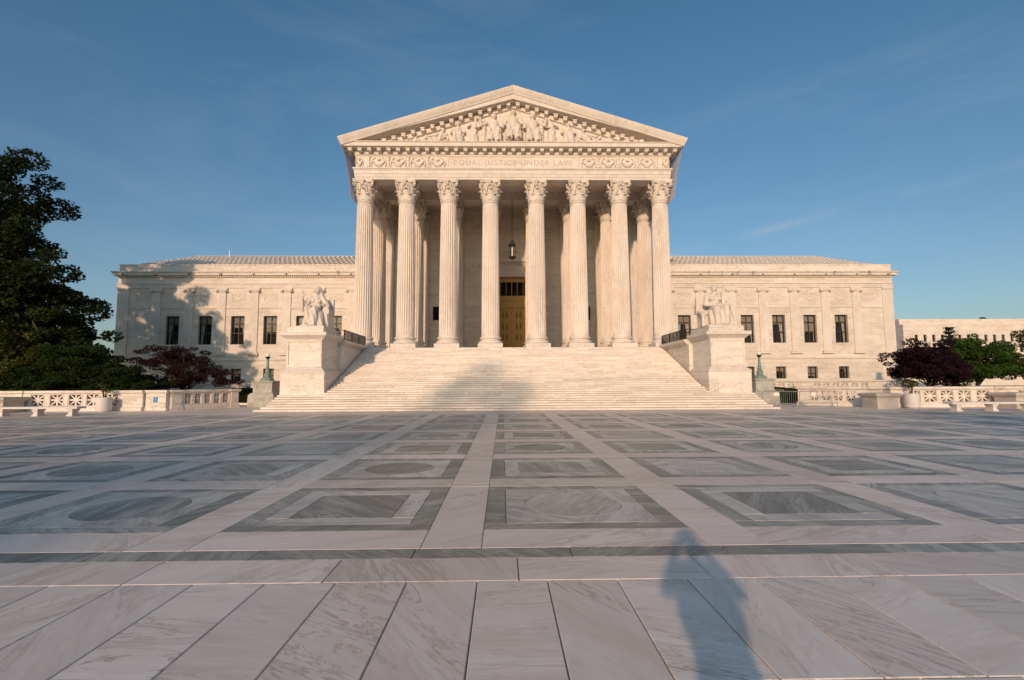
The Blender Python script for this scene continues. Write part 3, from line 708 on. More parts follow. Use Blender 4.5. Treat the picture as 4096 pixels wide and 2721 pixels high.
for row, (z, h) in enumerate(((18.22, 0.5), (18.3, 0.85))):
    for i in range(4 if row == 0 else 3):
        x = (-0.48+0.32*i) if row == 0 else (-0.36+0.36*i); vs = []
        q2 = MB(); leaf_strip(q2, -math.pi/2, 0.32, z, h, 0.15, 0.22, 0.1); q.add([(vx+x, vy, vz) for vx, vy, vz in q2.v], q2.f)
for s in (-1, 1): spiral(q, (s*0.62, -0.46, 19.3), (s, 0), 0.16, 0.06)
PC = q.mesh('capital', MT['carved'])
for x in CX:
    o = obj('pilaster', PILM, court, (x, WALL-0.001, 0)); obj('base', PB, o); obj('capital', PC, o)
# portico ceiling, beams
q = MB().box(-13.0, 13.0, FY+1.4, WALL+0.1, 20.5, 20.7); part('portico_ceiling', q, MT['wall'], court)
q = MB().box(-12.65, 12.65, 48.0, 49.4, ZA, 20.499); part('inner_beam', q, MT['cornice'], court)
for x in CX[1:-1]:
    for (ya, yb_) in ((FY+1.401, 47.999), (49.401, WALL-0.001)):
        part('cross_beam', MB().box(x-0.55, x+0.55, ya, yb_, ZA+0.25, 20.499), MT['wall'], court)
# --- bronze door in its marble surround
q = MB()
for s in (-1, 1): q.box(s*DW, s*(DW+0.5), WALL-0.12, WALL-0.001, FL, DT+0.3)
q.box(-DW, DW, WALL-0.12, WALL-0.001, DT, DT+0.3); part('door_surround', q, MT['carved'], court)
q = MB().sweep([(-2.15, WALL), (2.15, WALL)], [(0.0, 13.36), (0.10, 13.36), (0.10, 14.2), (0.16, 14.25), (0.16, 14.55), (0.42, 14.62), (0.46, 14.85), (0.50, 15.05), (0.0, 15.12)])
part('door_cornice', q, MT['carved'], court)
q = MB()
for i in range(30): q.box(-2.1+i*0.143, -2.1+i*0.143+0.08, WALL-0.25, WALL-0.161, 14.32, 14.52)
part('door_dentils', q, MT['carved'], court, kind='stuff')
YD = WALL+0.42
for s in (-1, 1):
    d = part('door_leaf', MB().box(s*0.012, s*1.34, YD, YD+0.12, FL+0.02, 9.72), MT['door'], court)
    for (zb, zt) in ((8.57, 9.48), (7.36, 8.27), (6.15, 7.06), (4.92, 5.85)):
        xa, xb = s*0.28, s*1.17
        q = MB(); q.box(xa, xb, YD-0.05, YD-0.001, zb, zb+0.07); q.box(xa, xb, YD-0.05, YD-0.001, zt-0.07, zt)
        q.box(xa, xa+s*0.07, YD-0.05, YD-0.001, zb+0.07, zt-0.07); q.box(xb-s*0.07, xb, YD-0.05, YD-0.001, zb+0.07, zt-0.07)
        for fx in (0.52, 0.93):      # two little figures in each panel
            X_ = s*fx; q.cap((X_, YD-0.01, zb+0.14), (X_, YD-0.02, zb+0.52), 0.085, 0.075, 8); q.ell((X_+random.uniform(-.03,.03), YD-0.03, zb+0.68), 0.055, 8, 6)
            q.cap((X_, YD-0.02, zb+0.5), (X_+0.14*random.choice((-1, 1)), YD-0.03, zb+0.42+random.uniform(-.05,.1)), 0.035, 0.03, 6)
        part('door_panel', q, MT['door'], d)
for s in (-1, 1): part('door_jamb', MB().box(s*DW, s*1.345, YD-0.02, YD+0.14, FL, 9.749), MT['door'], court)
q = MB(); q.box(-DW, DW, YD-0.10, YD+0.14, 9.75, 10.0)
q.box(-DW, DW, YD-0.03, YD+0.14, 10.001, 10.5); q.box(-DW, DW, YD-0.10, YD+0.14, 10.501, 10.6); q.box(-DW, DW, YD-0.02, YD+0.14, 10.601, 11.05)
part('transom_head', MB().box(-DW, DW, YD-0.02, YD+0.14, 12.55, DT), MT['door'], court); part('door_lintel', q, MT['door'], court)
for x in (-1.22, -0.6, 0.0, 0.6, 1.22): part('transom_bar', MB().box(x-0.03, x+0.03, YD-0.02, YD+0.06, 11.05, 12.55), MT['door'], court)
q = MB()
for i in range(26):
    for k in (-1, 1):
        c0 = -1.9+i*0.152
        pts = []
        for tt in (0, 1):
            x = c0+(k*1.0*tt) if True else 0; pts.append((x, YD+0.03, 11.05+1.5*tt))
        q.tube([(max(-1.45, min(1.45, pts[0][0])), pts[0][1], 11.05), (max(-1.45, min(1.45, pts[1][0])), pts[1][1], 12.55)], 0.012, 4)
part('transom_grille', q, MT['mesh'], court, kind='stuff')
for s in (-1, 1):
    q = MB(); x0, x1 = s*8.05-0.42, s*8.05+0.42
    for i in range(9): q.box(x0+0.105*i-0.012, x0+0.105*i+0.012, WALL+0.2, WALL+0.23, 8.35, 9.82)
    for i in range(15): q.box(x0, x1, WALL+0.205, WALL+0.226, 8.35+0.105*i-0.012, 8.35+0.105*i+0.012)
    part('niche_grille', q, MT['iron'], court)

# --- inscription panel (flat letters, their darker colour standing in for shade in incised strokes) and carved festoons of the frieze
part('inscription_panel', MB().box(-5.78, 5.78, FY-0.03, FY+0.029, 20.74, 21.83), MT['wall'], court)
cu = bpy.data.curves.new('t', 'FONT'); cu.body = '\u00b7EQUAL\u00b7JUSTICE\u00b7UNDER\u00b7LAW\u00b7'; cu.size = 0.78; cu.extrude = 0.0; cu.align_x = 'CENTER'; cu.align_y = 'CENTER'; cu.space_character = 1.15; cu.offset = -0.008
to = bpy.data.objects.new('t', cu); COL.objects.link(to); bpy.context.view_layer.update()
wdt = to.dimensions.x; hgt = to.dimensions.y; to.rotation_euler = (math.pi/2, 0, 0); to.location = (-0.04, FY-0.0325, 21.20); to.scale = (10.95/wdt, 0.66/hgt, 1)
bpy.context.view_layer.update()
tm = evaluated(to); tm.transform(to.matrix_world); bpy.data.objects.remove(to); tm.materials.clear(); tm.materials.append(MT['cut']); obj('inscription', tm, court)
q = MB()
for (a, b_, c, d) in ((-5.88, 5.88, 20.735, 20.80), (-5.88, 5.88, 21.77, 21.845)): q.box(a, b_, FY-0.075, FY-0.031, c, d)
for s in (-1, 1): q.box(s*5.78, s*5.88, FY-0.075, FY-0.031, 20.80, 21.77)
part('inscription_border', q, MT['carved'], court)
q = MB()
for i in range(15):    # swag of fruit hanging between ribbons
    t = i/14; x = -0.56+1.12*t; z = 0.62-0.46*math.sin(math.pi*t); r = 0.07+0.055*math.sin(math.pi*t)
    for k in range(4): a = random.uniform(0, 6.28); q.ell((x+random.uniform(-.03,.03), 0.02-random.uniform(0,.07), z+random.uniform(-.06,.06)), r*random.uniform(.6,1), 7, 5)
q.lathe([(0.01, 0), (0.16, 0), (0.16, 0.05), (0.12, 0.09), (0.05, 0.10), (0.01, 0.12)], 16); lv = q.v[-96:]
q.v[-96:] = [(x, -z-0.0, 0.74+y) for x, y, z in lv]
for s in (-1, 1): q.tube([(s*0.58, -0.04, 0.62), (s*0.42, -0.05, 0.86), (s*0.3, -0.04, 0.80), (s*0.36, -0.04, 0.92)], 0.035, 6, 0.02); q.tube([(s*0.60, -0.04, 0.66), (s*0.66, -0.03, 0.3), (s*0.58, -0.03, 0.08)], 0.05, 6, 0.03)
FES = q.mesh('festoon', MT['carved'], True)
q = MB(); q.lathe([(0.01,0.02),(0.22,0.02),(0.20,0.10),(0.12,0.16),(0.10,0.30),(0.15,0.36),(0.10,0.42),(0.08,0.62),(0.13,0.68),(0.08,0.74),(0.16,0.90),(0.20,0.98),(0.01,1.0)], 14)
q.v = [(x, min(y*0.6, 0.0)-0.0 if y < 0 else 0.02, z) for x, y, z in q.v]
CND = q.mesh('candelabrum_relief', MT['carved'], True)
for s in (-1, 1):
    for k in range(5):
        xc = s*(6.75+1.74*k)
        if k < 4: obj('festoon', FES, court, (xc, FY+0.03-0.06, 20.78))
        obj('candelabrum_relief', CND, court, (s*(7.62+1.74*k), FY+0.03-0.06, 20.76)) if k < 4 else None
    q2 = MB(); vv = [(x*0.6, y, z) for x, y, z in [tuple(v.co) for v in FES.vertices]]
    o = obj('festoon', FES, court, (s*13.68, FY-0.03, 20.78)); o.scale = (0.5, 1, 1)

# --- carved figures of the pediment, each one fused skin, half sunk in the tympanum
def seated(q, h, arm=0, rob=True):
    s = h/1.38; V_ = lambda *p: Vector(p)*s
    q.cap(V_(0,0.02,0.50), V_(0,0,0.92), 0.17*s, 0.19*s); q.cap(V_(-0.17,0,1.02), V_(0.17,0,1.02), 0.09*s)
    q.cap(V_(0,0,1.0), V_(0,-0.02,1.16), 0.06*s); q.ell(V_(0,-0.03,1.26), (0.095*s, 0.11*s, 0.125*s)); q.ell(V_(0,0.0,1.30), (0.105*s, 0.11*s, 0.10*s)); q.ell(V_(0,-0.13,1.25), 0.03*s, 6, 5)
    for k, sx in enumerate((-1, 1)):
        q.cap(V_(0.09*sx,0,0.5), V_(0.15*sx,-0.30,0.52), 0.12*s, 0.10*s); q.cap(V_(0.15*sx,-0.30,0.52), V_(0.16*sx,-0.30+0.1*k,0.10), 0.095*s, 0.07*s)
        if rob: q.cap(V_(0.12*sx,-0.26,0.42), V_(0.15*sx,-0.26,0.06), 0.13*s, 0.13*s)
        q.cap(V_(0.15*sx,-0.30,0.05), V_(0.16*sx,-0.44,0.04), 0.05*s)
        if arm == 0 or (arm == 1 and sx < 0) or (arm == 2 and sx > 0):
            q.cap(V_(0.24*sx,0,1.0), V_(0.31*sx,-0.08,0.72), 0.075*s, 0.06*s); q.cap(V_(0.31*sx,-0.08,0.72), V_(0.14*sx,-0.30,0.64), 0.055*s, 0.045*s)
        else:
            q.cap(V_(0.24*sx,0,1.0), V_(0.42*sx,-0.12,0.80), 0.075*s, 0.06*s); q.cap(V_(0.42*sx,-0.12,0.80), V_(0.46*sx,-0.24,1.06), 0.055*s, 0.045*s)
    q.box(-0.27*s, 0.27*s, 0.0, 0.25*s, 0.0, 0.5*s)
def standing(q, h, d=1):
    s = h/1.78; V_ = lambda *p: Vector((p[0]*d, p[1], p[2]))*s
    q.cap(V_(0,0,0.95), V_(0.05,0,1.32), 0.15*s, 0.18*s); q.cap(V_(-0.12,0,1.42), V_(0.22,0,1.42), 0.085*s); q.cap(V_(0.06,0,1.42), V_(0.1,-0.04,1.55), 0.06*s); q.ell(V_(0.12,-0.05,1.66), (0.09*s, 0.1*s, 0.12*s))
    for sx in (-1, 1):
        q.cap(V_(0.09*sx,0,0.93), V_(0.11*sx,-0.08,0.5), 0.11*s, 0.085*s); q.cap(V_(0.11*sx,-0.08,0.5), V_(0.12*sx,0,0.07), 0.08*s, 0.055*s); q.cap(V_(0.12*sx,0,0.05), V_(0.13*sx,-0.15,0.04), 0.045*s)
    q.cap(V_(0,0,0.9), V_(0.02,0,0.2), 0.19*s, 0.22*s)
    q.cap(V_(0.24,0,1.40), V_(0.30,-0.1,1.12), 0.07*s, 0.055*s); q.cap(V_(0.30,-0.1,1.12), V_(0.1,-0.2,1.05), 0.05*s, 0.04*s); q.cap(V_(-0.16,0,1.40), V_(-0.3,-0.08,1.15), 0.07*s, 0.055*s); q.cap(V_(-0.3,-0.08,1.15), V_(-0.14,-0.2,1.2), 0.05*s, 0.04*s)
def reclining(q, h, d=1):
    s = h/0.95; V_ = lambda *p: Vector((p[0]*d, p[1], p[2]))*s
    q.cap(V_(0,0,0.16), V_(-0.28,0,0.50), 0.15*s, 0.17*s); q.cap(V_(-0.42,0,0.6), V_(-0.15,-0.05,0.62), 0.085*s); q.cap(V_(-0.3,0,0.62), V_(-0.3,-0.03,0.74), 0.055*s); q.ell(V_(-0.29,-0.04,0.83), (0.09*s, 0.1*s, 0.115*s))
    q.cap(V_(0,0,0.16), V_(0.42,-0.1,0.42), 0.12*s, 0.09*s); q.cap(V_(0.42,-0.1,0.42), V_(0.72,-0.05,0.08), 0.085*s, 0.055*s)
    q.cap(V_(0,-0.05,0.12), V_(0.5,-0.15,0.14), 0.12*s, 0.09*s); q.cap(V_(0.5,-0.15,0.14), V_(0.95,-0.1,0.08), 0.08*s, 0.055*s)
    q.cap(V_(-0.44,0,0.58), V_(-0.52,-0.1,0.28), 0.065*s, 0.05*s); q.cap(V_(-0.52,-0.1,0.28), V_(-0.3,-0.2,0.10), 0.05*s, 0.04*s); q.cap(V_(-0.15,-0.05,0.6), V_(0.05,-0.2,0.42), 0.065*s, 0.05*s); q.cap(V_(0.05,-0.2,0.42), V_(0.3,-0.2,0.4), 0.05*s, 0.04*s)
    q.cap(V_(-0.55,0.02,0.05), V_(0.8,0.02,0.05), 0.09*s)
folds = lambda c: 0.05*(0.5-np.abs(np.sin(c[:, 0]*9+1.5*np.sin(c[:, 2]*3.1)+c[:, 1]*5)))*(c[:, 2] < 1.4)
ZP = 22.80
def relief(x, fn, *a, z=0.0, y=-0.05):
    q = MB(); fn(q, *a); me = remesh(q, 0.04, MT['carved'], 'relief_figure', folds, 0)
    o = obj('relief_figure', me, court, (x, FY+y, ZP+z)); o.scale = (1.22, 1.15, 1.0); return o
relief(0.0, seated, 3.05, 0, z=0.25); relief(-1.75, seated, 2.95, 2); relief(1.75, seated, 2.95, 1)
relief(-3.55, standing, 2.62, 1); relief(3.45, standing, 2.62, -1)
relief(-4.95, seated, 2.15, 0); relief(4.95, seated, 2.15, 0)
relief(-6.9, reclining, 1.62, -1); relief(6.9, reclining, 1.62, 1)
relief(-9.0, reclining, 0.95, -1); relief(8.9, reclining, 0.95, 1)
for x, zt in ((-2.62, 2.35), (2.55, 2.35)):
    q = MB(); 
    for i in range(9): a = 2*math.pi*i/9; q.tube([(0.13*math.cos(a), 0.13*math.sin(a), 0.0), (0.13*math.cos(a), 0.13*math.sin(a), zt)], 0.055, 6)
    for z in (0.3, 0.9, 1.5, 2.1): q.lathe([(0.15, z), (0.21, z), (0.21, z+0.08), (0.15, z+0.08)], 14)
    o = part('relief_fasces', q, MT['carved'], court); o.location = (x, FY-0.10, ZP)
for s in (-1, 1):
    q = MB()
    for i in range(9): q.ell((random.uniform(-.35,.35), random.uniform(-.2,0), 0.12+random.uniform(0,.25)), random.uniform(.08,.16), 7, 5)
    o = part('relief_fruit', q, MT['carved'], court); o.location = (s*10.6, FY-0.02, ZP)
q = MB().box(-0.75, 0.75, FY-0.5, FY+0.04, ZP, ZP+0.25); part('relief_throne_step', q, MT['carved'], court)

# --- the two wings
BAY = 3.81; WC = [20.83+BAY*k for k in range(6)]; PCX = [18.95+BAY*k for k in range(7)]
WZ0, WZ1, WW = 6.28, 9.66, 0.79; BZ0, BZ1, BW = 2.0, 3.44, 0.62
def bars(mb, x0, x1, z0, z1, y0, y1, w, vx=(), hz=()):
    mb.box(x0, x0+w, y0, y1, z0, z1); mb.box(x1-w, x1, y0, y1, z0, z1); mb.box(x0+w, x1-w, y0, y1, z0, z0+w); mb.box(x0+w, x1-w, y0, y1, z1-w, z1)
    for x in vx: mb.box(x-w/2, x+w/2, y0+0.002, y1-0.002, z0+w, z1-w)
    for z in hz: mb.box(x0+w, x1-w, y0+0.004, y1-0.004, z-w/2, z+w/2)
    return mb
H = WZ1-WZ0
WF = bars(MB(), -WW, WW, 0, H, 0.30, 0.40, 0.075, (0,), (H*0.40, H*0.745)).mesh('window', MT['frame'])
BF = bars(MB(), -BW, BW, 0, BZ1-BZ0, 0.30, 0.40, 0.07, (0,), (0.62,)).mesh('window', MT['frame'])
def pane_mesh(w, h): return MB().box(-w/2, w/2, -0.006, 0.006, -h/2, h/2).mesh('pane', MT['glass'])
pw = WW-0.075-0.04; rowz = [(0.075, H*0.40-0.038), (H*0.40+0.038, H*0.745-0.038), (H*0.745+0.038, H-0.075)]
PM = [pane_mesh(pw, b_-a) for a, b_ in rowz]; bpw = BW-0.07-0.036; brow = [(0.07, 0.585), (0.655, BZ1-BZ0-0.07)]; PMB = [pane_mesh(bpw, b_-a) for a, b_ in brow]
def window(x, base=False, blind=0.4, cur=(1, 1)):
    w = obj('window', BF if base else WF, court, (x, WY, BZ0 if base else WZ0)); hw = BW if base else WW; hh = (BZ1-BZ0) if base else H
    for s in (-1, 1):
        for (a, b_), pm in zip(brow if base else rowz, PMB if base else PM):
            obj('pane', pm, w, (s*(0.037+(bpw if base else pw)/2), 0.345, (a+b_)/2))
    if blind > 0: obj('blind', MB().box(-hw+0.05, hw-0.05, 0.52, 0.535, hh*(1-blind), hh-0.02).mesh('blind', MT['blind']), w)
    for s, c in zip((-1, 1), cur):
        if c <= 0: continue
        q = MB(); n = 14; vs = []; fs = []
        for k in range(2):
            for i in range(n+1):
                t = i/n; xx = s*(hw-0.06-t*(0.55*c if k else 0.18+0.1*c)); z = hh-0.05 if k else 0.05
                if k == 0: xx = s*(hw-0.06-t*0.22*c)
                vs.append((xx, 0.60+0.035*math.sin(i*2.1), z))
        for i in range(n): fs.append((i, i+1, n+2+i, n+1+i))
        q.add(vs, fs); obj('curtain', q.mesh('curtain', MT['curtain'], True, False), w)
pil_w = MB().box(-0.50, 0.50, -0.14, -0.001, 5.42, 12.45).mesh('pilaster', MT['column'])
pil_b = ring(-0.50, 0.50, -0.14, 0.0, [(0.16, 4.98), (0.16, 5.12), (0.13, 5.15), (0.15, 5.24), (0.08, 5.30), (0.08, 5.36), (0.02, 5.42)]).mesh('base', MT['carved'])
q = MB(); q.box(-0.52, 0.52, -0.20, -0.001, 12.45, 12.72); q.box(-0.66, 0.66, -0.26, -0.001, 12.74, 12.96); q.box(-0.60, 0.60, -0.22, -0.001, 12.66, 12.745)
for s in (-1, 1):
    q.cap((s*0.52, -0.30, 12.62), (s*0.52, -0.02, 12.62), 0.19, 0.19, 16); spiral(q, (s*0.52, -0.33, 12.62), (s, 0), 0.16, 0.02, 1.6, 20, 0.028)
for i in range(7): q.ell((-0.27+0.09*i, -0.22, 12.6), (0.035, 0.04, 0.06), 6, 5)
pil_c = q.mesh('capital', MT['carved'], True, angle=35)
for s in (-1, 1):
    x_in, x_out = s*14.0, s*WX; xa, xb = min(x_in, x_out), max(x_in, x_out)
    holes = [(s*c-WW, s*c+WW, WZ0, WZ1) for c in WC]+[(s*c-BW, s*c+BW, BZ0, BZ1) for c in WC]
    part('wing_wall', wall_face(xa, xb, -0.05, 13.0, holes, WY, WY+0.45), MT['wall'], court, fix=False)
    part('wing_end_wall', MB().box(s*WX, s*(WX-0.44), WY+0.451, BK, -0.05, 13.0), MT['wall'], court)
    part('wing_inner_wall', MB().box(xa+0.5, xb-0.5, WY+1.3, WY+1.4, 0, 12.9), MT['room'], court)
    for k in range(6):
        b_ = [0.42, 0.0, 0.55, 0.4, 0.28, 0.3][k] if s < 0 else [0.3, 0.58, 0.55, 0.32, 0.62, 0.25][k]
        cu_ = [(1,1),(1,0),(0.5,0.4),(0.3,1),(1,.3),(1,.8)][k]
        window(s*WC[k], False, b_, cu_); window(s*WC[k], True, [0.5,0.3,0.9,0.4,0.8,0.2][k], (0.6, 0.3))
    P_ = [(xa, WY), (xb, WY), (xb, BK)] if s > 0 else [(xa, BK), (xa, WY), (xb, WY)]
    def wb(nm, pr, mat): part(nm, MB().sweep(P_, pr), mat, court)
    wb('wing_architrave', [(-0.4, 13.0), (0.10, 13.0), (0.10, 13.24), (0.14, 13.25), (0.14, 13.42), (0.22, 13.47), (0.22, 13.54), (-0.4, 13.54)], MT['cornice'])
    wb('wing_frieze', [(-0.4, 13.54), (0.08, 13.54), (0.08, 14.22), (-0.4, 14.22)], MT['wall'])
    wb('wing_dentil_bed', [(-0.4, 14.22), (0.14, 14.22), (0.14, 14.44), (-0.4, 14.44)], MT['cornice'])
    wb('wing_corona', [(-0.4, 14.44), (0.46, 14.44), (0.48, 14.46), (0.48, 14.68), (0.55, 14.74), (0.62, 14.86), (0.62, 14.92), (-0.2, 14.95)], MT['grimy'])
    wb('wing_parapet', [(-0.4, 14.951), (0.04, 14.951), (0.04, 15.72), (0.09, 15.74), (0.09, 15.85), (-0.4, 15.85)], MT['block'])
    wb('string_course', [(-0.1, 10.50), (0.05, 10.50), (0.08, 10.58), (0.08, 10.66), (-0.1, 10.66)], MT['wall'])
    wb('base_course', [(-0.1, 4.36), (0.12, 4.36), (0.12, 4.50), (0.04, 4.56), (-0.1, 4.56)], MT['wall'])
    wb('base_course', [(-0.1, 3.84), (0.06, 3.84), (0.06, 3.97), (-0.1, 3.97)], MT['wall'])
    wb('water_table', [(-0.1, -0.05), (0.14, -0.05), (0.14, 1.0), (0.05, 1.1), (-0.1, 1.1)], MT['block'])
    q = MB(); x = xa
    while x < xb-0.1: q.box(x, x+0.13, WY-0.30, WY-0.141, 14.26, 14.43); x += 0.22
    part('wing_dentils', q, MT['carved'], court, kind='stuff')
    for k, c in enumerate(PCX):
        o = obj('pilaster', pil_w, court, (s*c, WY, 0)); obj('base', pil_b, o); obj('capital', pil_c, o)
    # corner pier
    o = part('corner_pier', MB().box(s*45.05, s*(WX+0.06), WY-0.12, WY+1.4, 5.2, 12.72), MT['column'], court)
    part('pier_capital', MB().sweep([(min(s*45.05, s*(WX+0.06)), WY-0.12), (max(s*45.05, s*(WX+0.06)), WY-0.12)], [(-0.1, 12.72), (0.05, 12.74), (0.10, 12.85), (0.12, 12.99), (-0.1, 12.99)]), MT['carved'], court)
    part('pier_base', MB().box(s*44.95, s*(WX+0.12), WY-0.2, WY+1.4, 4.92, 5.199), MT['carved'], court)
    for c in WC+[43.45]:           # carved panel above each window
        q = MB(); xx = s*c; bars(q, xx-0.80, xx+0.80, 11.46, 12.36, WY-0.045, WY-0.001, 0.06); o = part('relief_panel_frame', q, MT['carved'], court)
        f = obj('relief_festoon', FES, court, (xx, WY+0.0, 11.46)); f.scale = (1.0, 0.45, 0.85)
    # lion-head spouts on the cornice
    q = MB(); q.ell((0, -0.05, 0), (0.13, 0.12, 0.14), 8, 6); q.ell((0, -0.15, -0.03), (0.06, 0.07, 0.06), 6, 5); LH = q.mesh('lion_head_spout', MT['oldstone'], True)
    for c in PCX+[45.6]: obj('lion_head_spout', LH, court, (s*c, WY-0.50, 14.60))
    # tiled roof: hipped, with rows of rounded cover tiles
    e0, rdg = 59.7, 66.2; zr0, zr1 = 15.86, 18.55; xo = 45.0; xr = 42.0
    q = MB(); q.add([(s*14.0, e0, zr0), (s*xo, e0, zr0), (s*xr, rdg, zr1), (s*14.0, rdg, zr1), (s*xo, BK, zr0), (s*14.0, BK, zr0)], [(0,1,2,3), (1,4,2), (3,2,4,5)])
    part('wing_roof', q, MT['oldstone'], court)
    tl = MB(); n = 7; vs = []; fs = []; Lr = math.hypot(rdg-e0, zr1-zr0)/5; an = math.atan2(zr1-zr0, rdg-e0)
    for k, (ly, r_) in enumerate(((-0.08, 0.21), (Lr, 0.15))):
        for i in range(n+1):
            a = math.pi*i/n; x_, h_ = r_*math.cos(a), 1.15*r_*math.sin(a)+0.03
            vs.append((x_, ly*math.cos(an)-h_*math.sin(an), ly*math.sin(an)+h_*math.cos(an)))
    for i in range(n): fs.append((i, i+1, n+2+i, n+1+i))
    fs.append(tuple(range(n, -1, -1))); tl.add(vs, fs); TM = tl.mesh('roof_tile', MT['carved'], False, False)
    far = MB(); nn = 0; x = 14.3
    while x < 44.8:
        for row in range(5):
            t = row/5; lim = xo+(xr-xo)*t-0.2
            if x > lim: continue
            p = (s*x, e0+(rdg-e0)*t, zr0+(zr1-zr0)*t)
            if row < 2 and nn < 148: obj('roof_tile', TM, court, p); nn += 1
            else: far.add([(a+p[0], b_+p[1], c_+p[2]) for a, b_, c_ in tl.v], tl.f)
        x += 0.60
    part('upper_roof_tiles', far, MT['carved'], court, kind='stuff', fix=False)
    q = MB().tube([(s*14.0, rdg, zr1+0.05), (s*xr, rdg, zr1+0.05)], 0.16, 8); part('roof_ridge', q, MT['carved'], court)
part('lightning_rod', MB().tube([(-36.6, 64.5, 17.6), (-36.6, 64.5, 19.05)], 0.06, 6), MT['white'], court)
# lantern on its rod
ln = thing('hanging_lantern', 'dark bronze glazed lantern hanging on a long rod before the portico door', 'lantern', (-0.03, 48.0, 13.7), world=True)
q = MB(); q.tube([(-0.03, 48.0-0.02, ZA+0.0), (-0.03, 47.98, 15.6)], 0.03, 8); part('rod', q, MT['dbronze'], ln)
q = MB(); q.lathe([(0.03, 15.66), (0.10, 15.6), (0.05, 15.5), (0.16, 15.35), (0.22, 15.28), (0.36, 15.22), (0.37, 15.1), (0.30, 15.02), (0.02, 15.0)], 8, -0.03, 47.98); part('crown', q, MT['dbronze'], ln)
for i in range(6):
    a = 2*math.pi*i/6; q = MB().tube([(-0.03+0.33*math.cos(a), 47.98+0.33*math.sin(a), 13.98), (-0.03+0.33*math.cos(a), 47.98+0.33*math.sin(a), 15.05)], 0.028, 6); part('lantern_bar', q, MT['dbronze'], ln)
q = MB(); q.lathe([(0.02, 13.66), (0.10, 13.72), (0.28, 13.80), (0.37, 13.88), (0.37, 13.98), (0.02, 14.0)], 8, -0.03, 47.98); part('tray', q, MT['dbronze'], ln)
q = MB(); q.lathe([(0.06, 14.0), (0.06, 14.95)], 12, -0.03, 47.98); part('lamp_tube', q, MT['globe'], ln)
# safety nets drawn from the side cornices to the column heads
for s, lb in ((-1, 'pale grey safety net sloping from the cornice on the side of the towering dark tree'), (1, 'pale grey safety net sloping from the cornice above the crowd barriers')):
    vs = []; fs = []; n = 14
    for k in range(n+1):
        y = 42.3+k*1.15
        for xx, z in ((s*14.95, 22.30), (s*14.45, 20.0), (s*14.12, 17.75)): vs.append((xx-s*0.12*math.sin(math.pi*((k*2) % n)/n), y, z))
    for k in range(n):
        for i in range(2): fs.append((k*3+i, k*3+i+1, k*3+3+i+1, k*3+3+i))
    o = obj('safety_net', MB().add(vs, fs).mesh('safety_net', MT['net'], False, False)); so_ = o.modifiers.new('thick', 'SOLIDIFY'); so_.thickness = 0.012; tag(o, lb, 'net')

# ------------------------------------------------------------------ the two seated statues
def sfold(c): return 0.042*(0.55-np.abs(np.sin(c[:, 0]*11+1.6*np.sin(c[:, 2]*2.3+c[:, 1]*2)+c[:, 1]*4)))*np.clip((1.75-c[:, 2])/0.3, 0, 1)
ZS = 5.5
t = thing('seated_statue', 'marble statue of a seated hooded woman in robes holding a small figure', 'statue', (-13.95, 34.6, ZS), world=False)
q = MB()
q.cap((0.02,0.1,1.1),(0.06,0.0,1.62),0.36,0.34); q.cap((0.06,0,1.62),(0.08,-0.03,2.0),0.36,0.30); q.cap((-0.34,0,2.05),(0.46,0,2.02),0.19); q.ell((-0.12,-0.26,1.88),(0.16,0.14,0.15)); q.ell((0.26,-0.26,1.86),(0.16,0.14,0.15))
q.cap((0.08,-0.02,2.1),(0.10,-0.06,2.36),0.13); q.ell((0.12,-0.12,2.60),(0.185,0.215,0.26)); q.ell((0.11,-0.335,2.56),(0.035,0.05,0.075)); q.ell((0.115,-0.32,2.44),(0.06,0.03,0.025))
for sx in (-1, 1): q.ell((0.12+0.08*sx,-0.305,2.62),(0.035,0.02,0.022))
q.ell((0.12,-0.02,2.66),(0.25,0.24,0.31)); q.cap((-0.06,0.05,2.55),(-0.16,0.12,2.1),0.12,0.16); q.cap((0.30,0.02,2.58),(0.38,0.08,2.1),0.13,0.2); q.cap((0.30,-0.06,2.5),(0.42,-0.02,2.15),0.09,0.14)
q.cap((-0.40,-0.02,2.02),(-0.58,-0.28,1.62),0.18,0.16); q.cap((-0.58,-0.28,1.62),(-0.74,-0.52,1.86),0.15,0.09); q.cap((-0.62,-0.3,1.6),(-0.66,-0.42,1.15),0.14,0.10); q.ell((-0.75,-0.56,1.92),(0.09,0.10,0.10))
for k in range(4): q.cap((-0.83+0.0*k,-0.60,1.98-0.05*k),(-0.70,-0.68,1.99-0.05*k),0.028)
q.cap((0.50,0,2.0),(0.74,-0.05,1.58),0.21,0.22); q.cap((0.74,-0.05,1.58),(0.48,-0.50,1.56),0.17,0.10); q.ell((0.42,-0.56,1.55),(0.11,0.12,0.07))
for k in range(4): q.cap((0.36+0.045*k,-0.62,1.56),(0.34+0.045*k,-0.70,1.47),0.026)
q.cap((-0.14,0.0,1.12),(-0.34,-0.72,1.28),0.32,0.25); q.cap((0.2,0.0,1.1),(0.16,-0.80,1.22),0.32,0.26); q.cap((-0.34,-0.72,1.28),(-0.30,-0.78,0.26),0.235,0.20); q.cap((0.16,-0.80,1.22),(0.12,-0.92,0.16),0.25,0.26)
q.cap((-0.1,-0.6,1.0),(-0.1,-0.72,0.2),0.22,0.24); q.cap((0.4,-0.5,1.0),(0.52,-0.62,0.16),0.2,0.26); q.cap((0.72,-0.1,1.4),(0.72,-0.15,0.3),0.26,0.24); q.cap((-0.55,-0.25,0.95),(-0.58,-0.5,0.25),0.14,0.2)
q.ell((-0.30,-0.98,0.20),(0.10,0.2,0.09)); q.ell((0.10,-1.14,0.07),(0.11,0.2,0.08)); q.cap((-0.7,-0.3,0.95),(-0.62,-0.55,0.95),0.1)
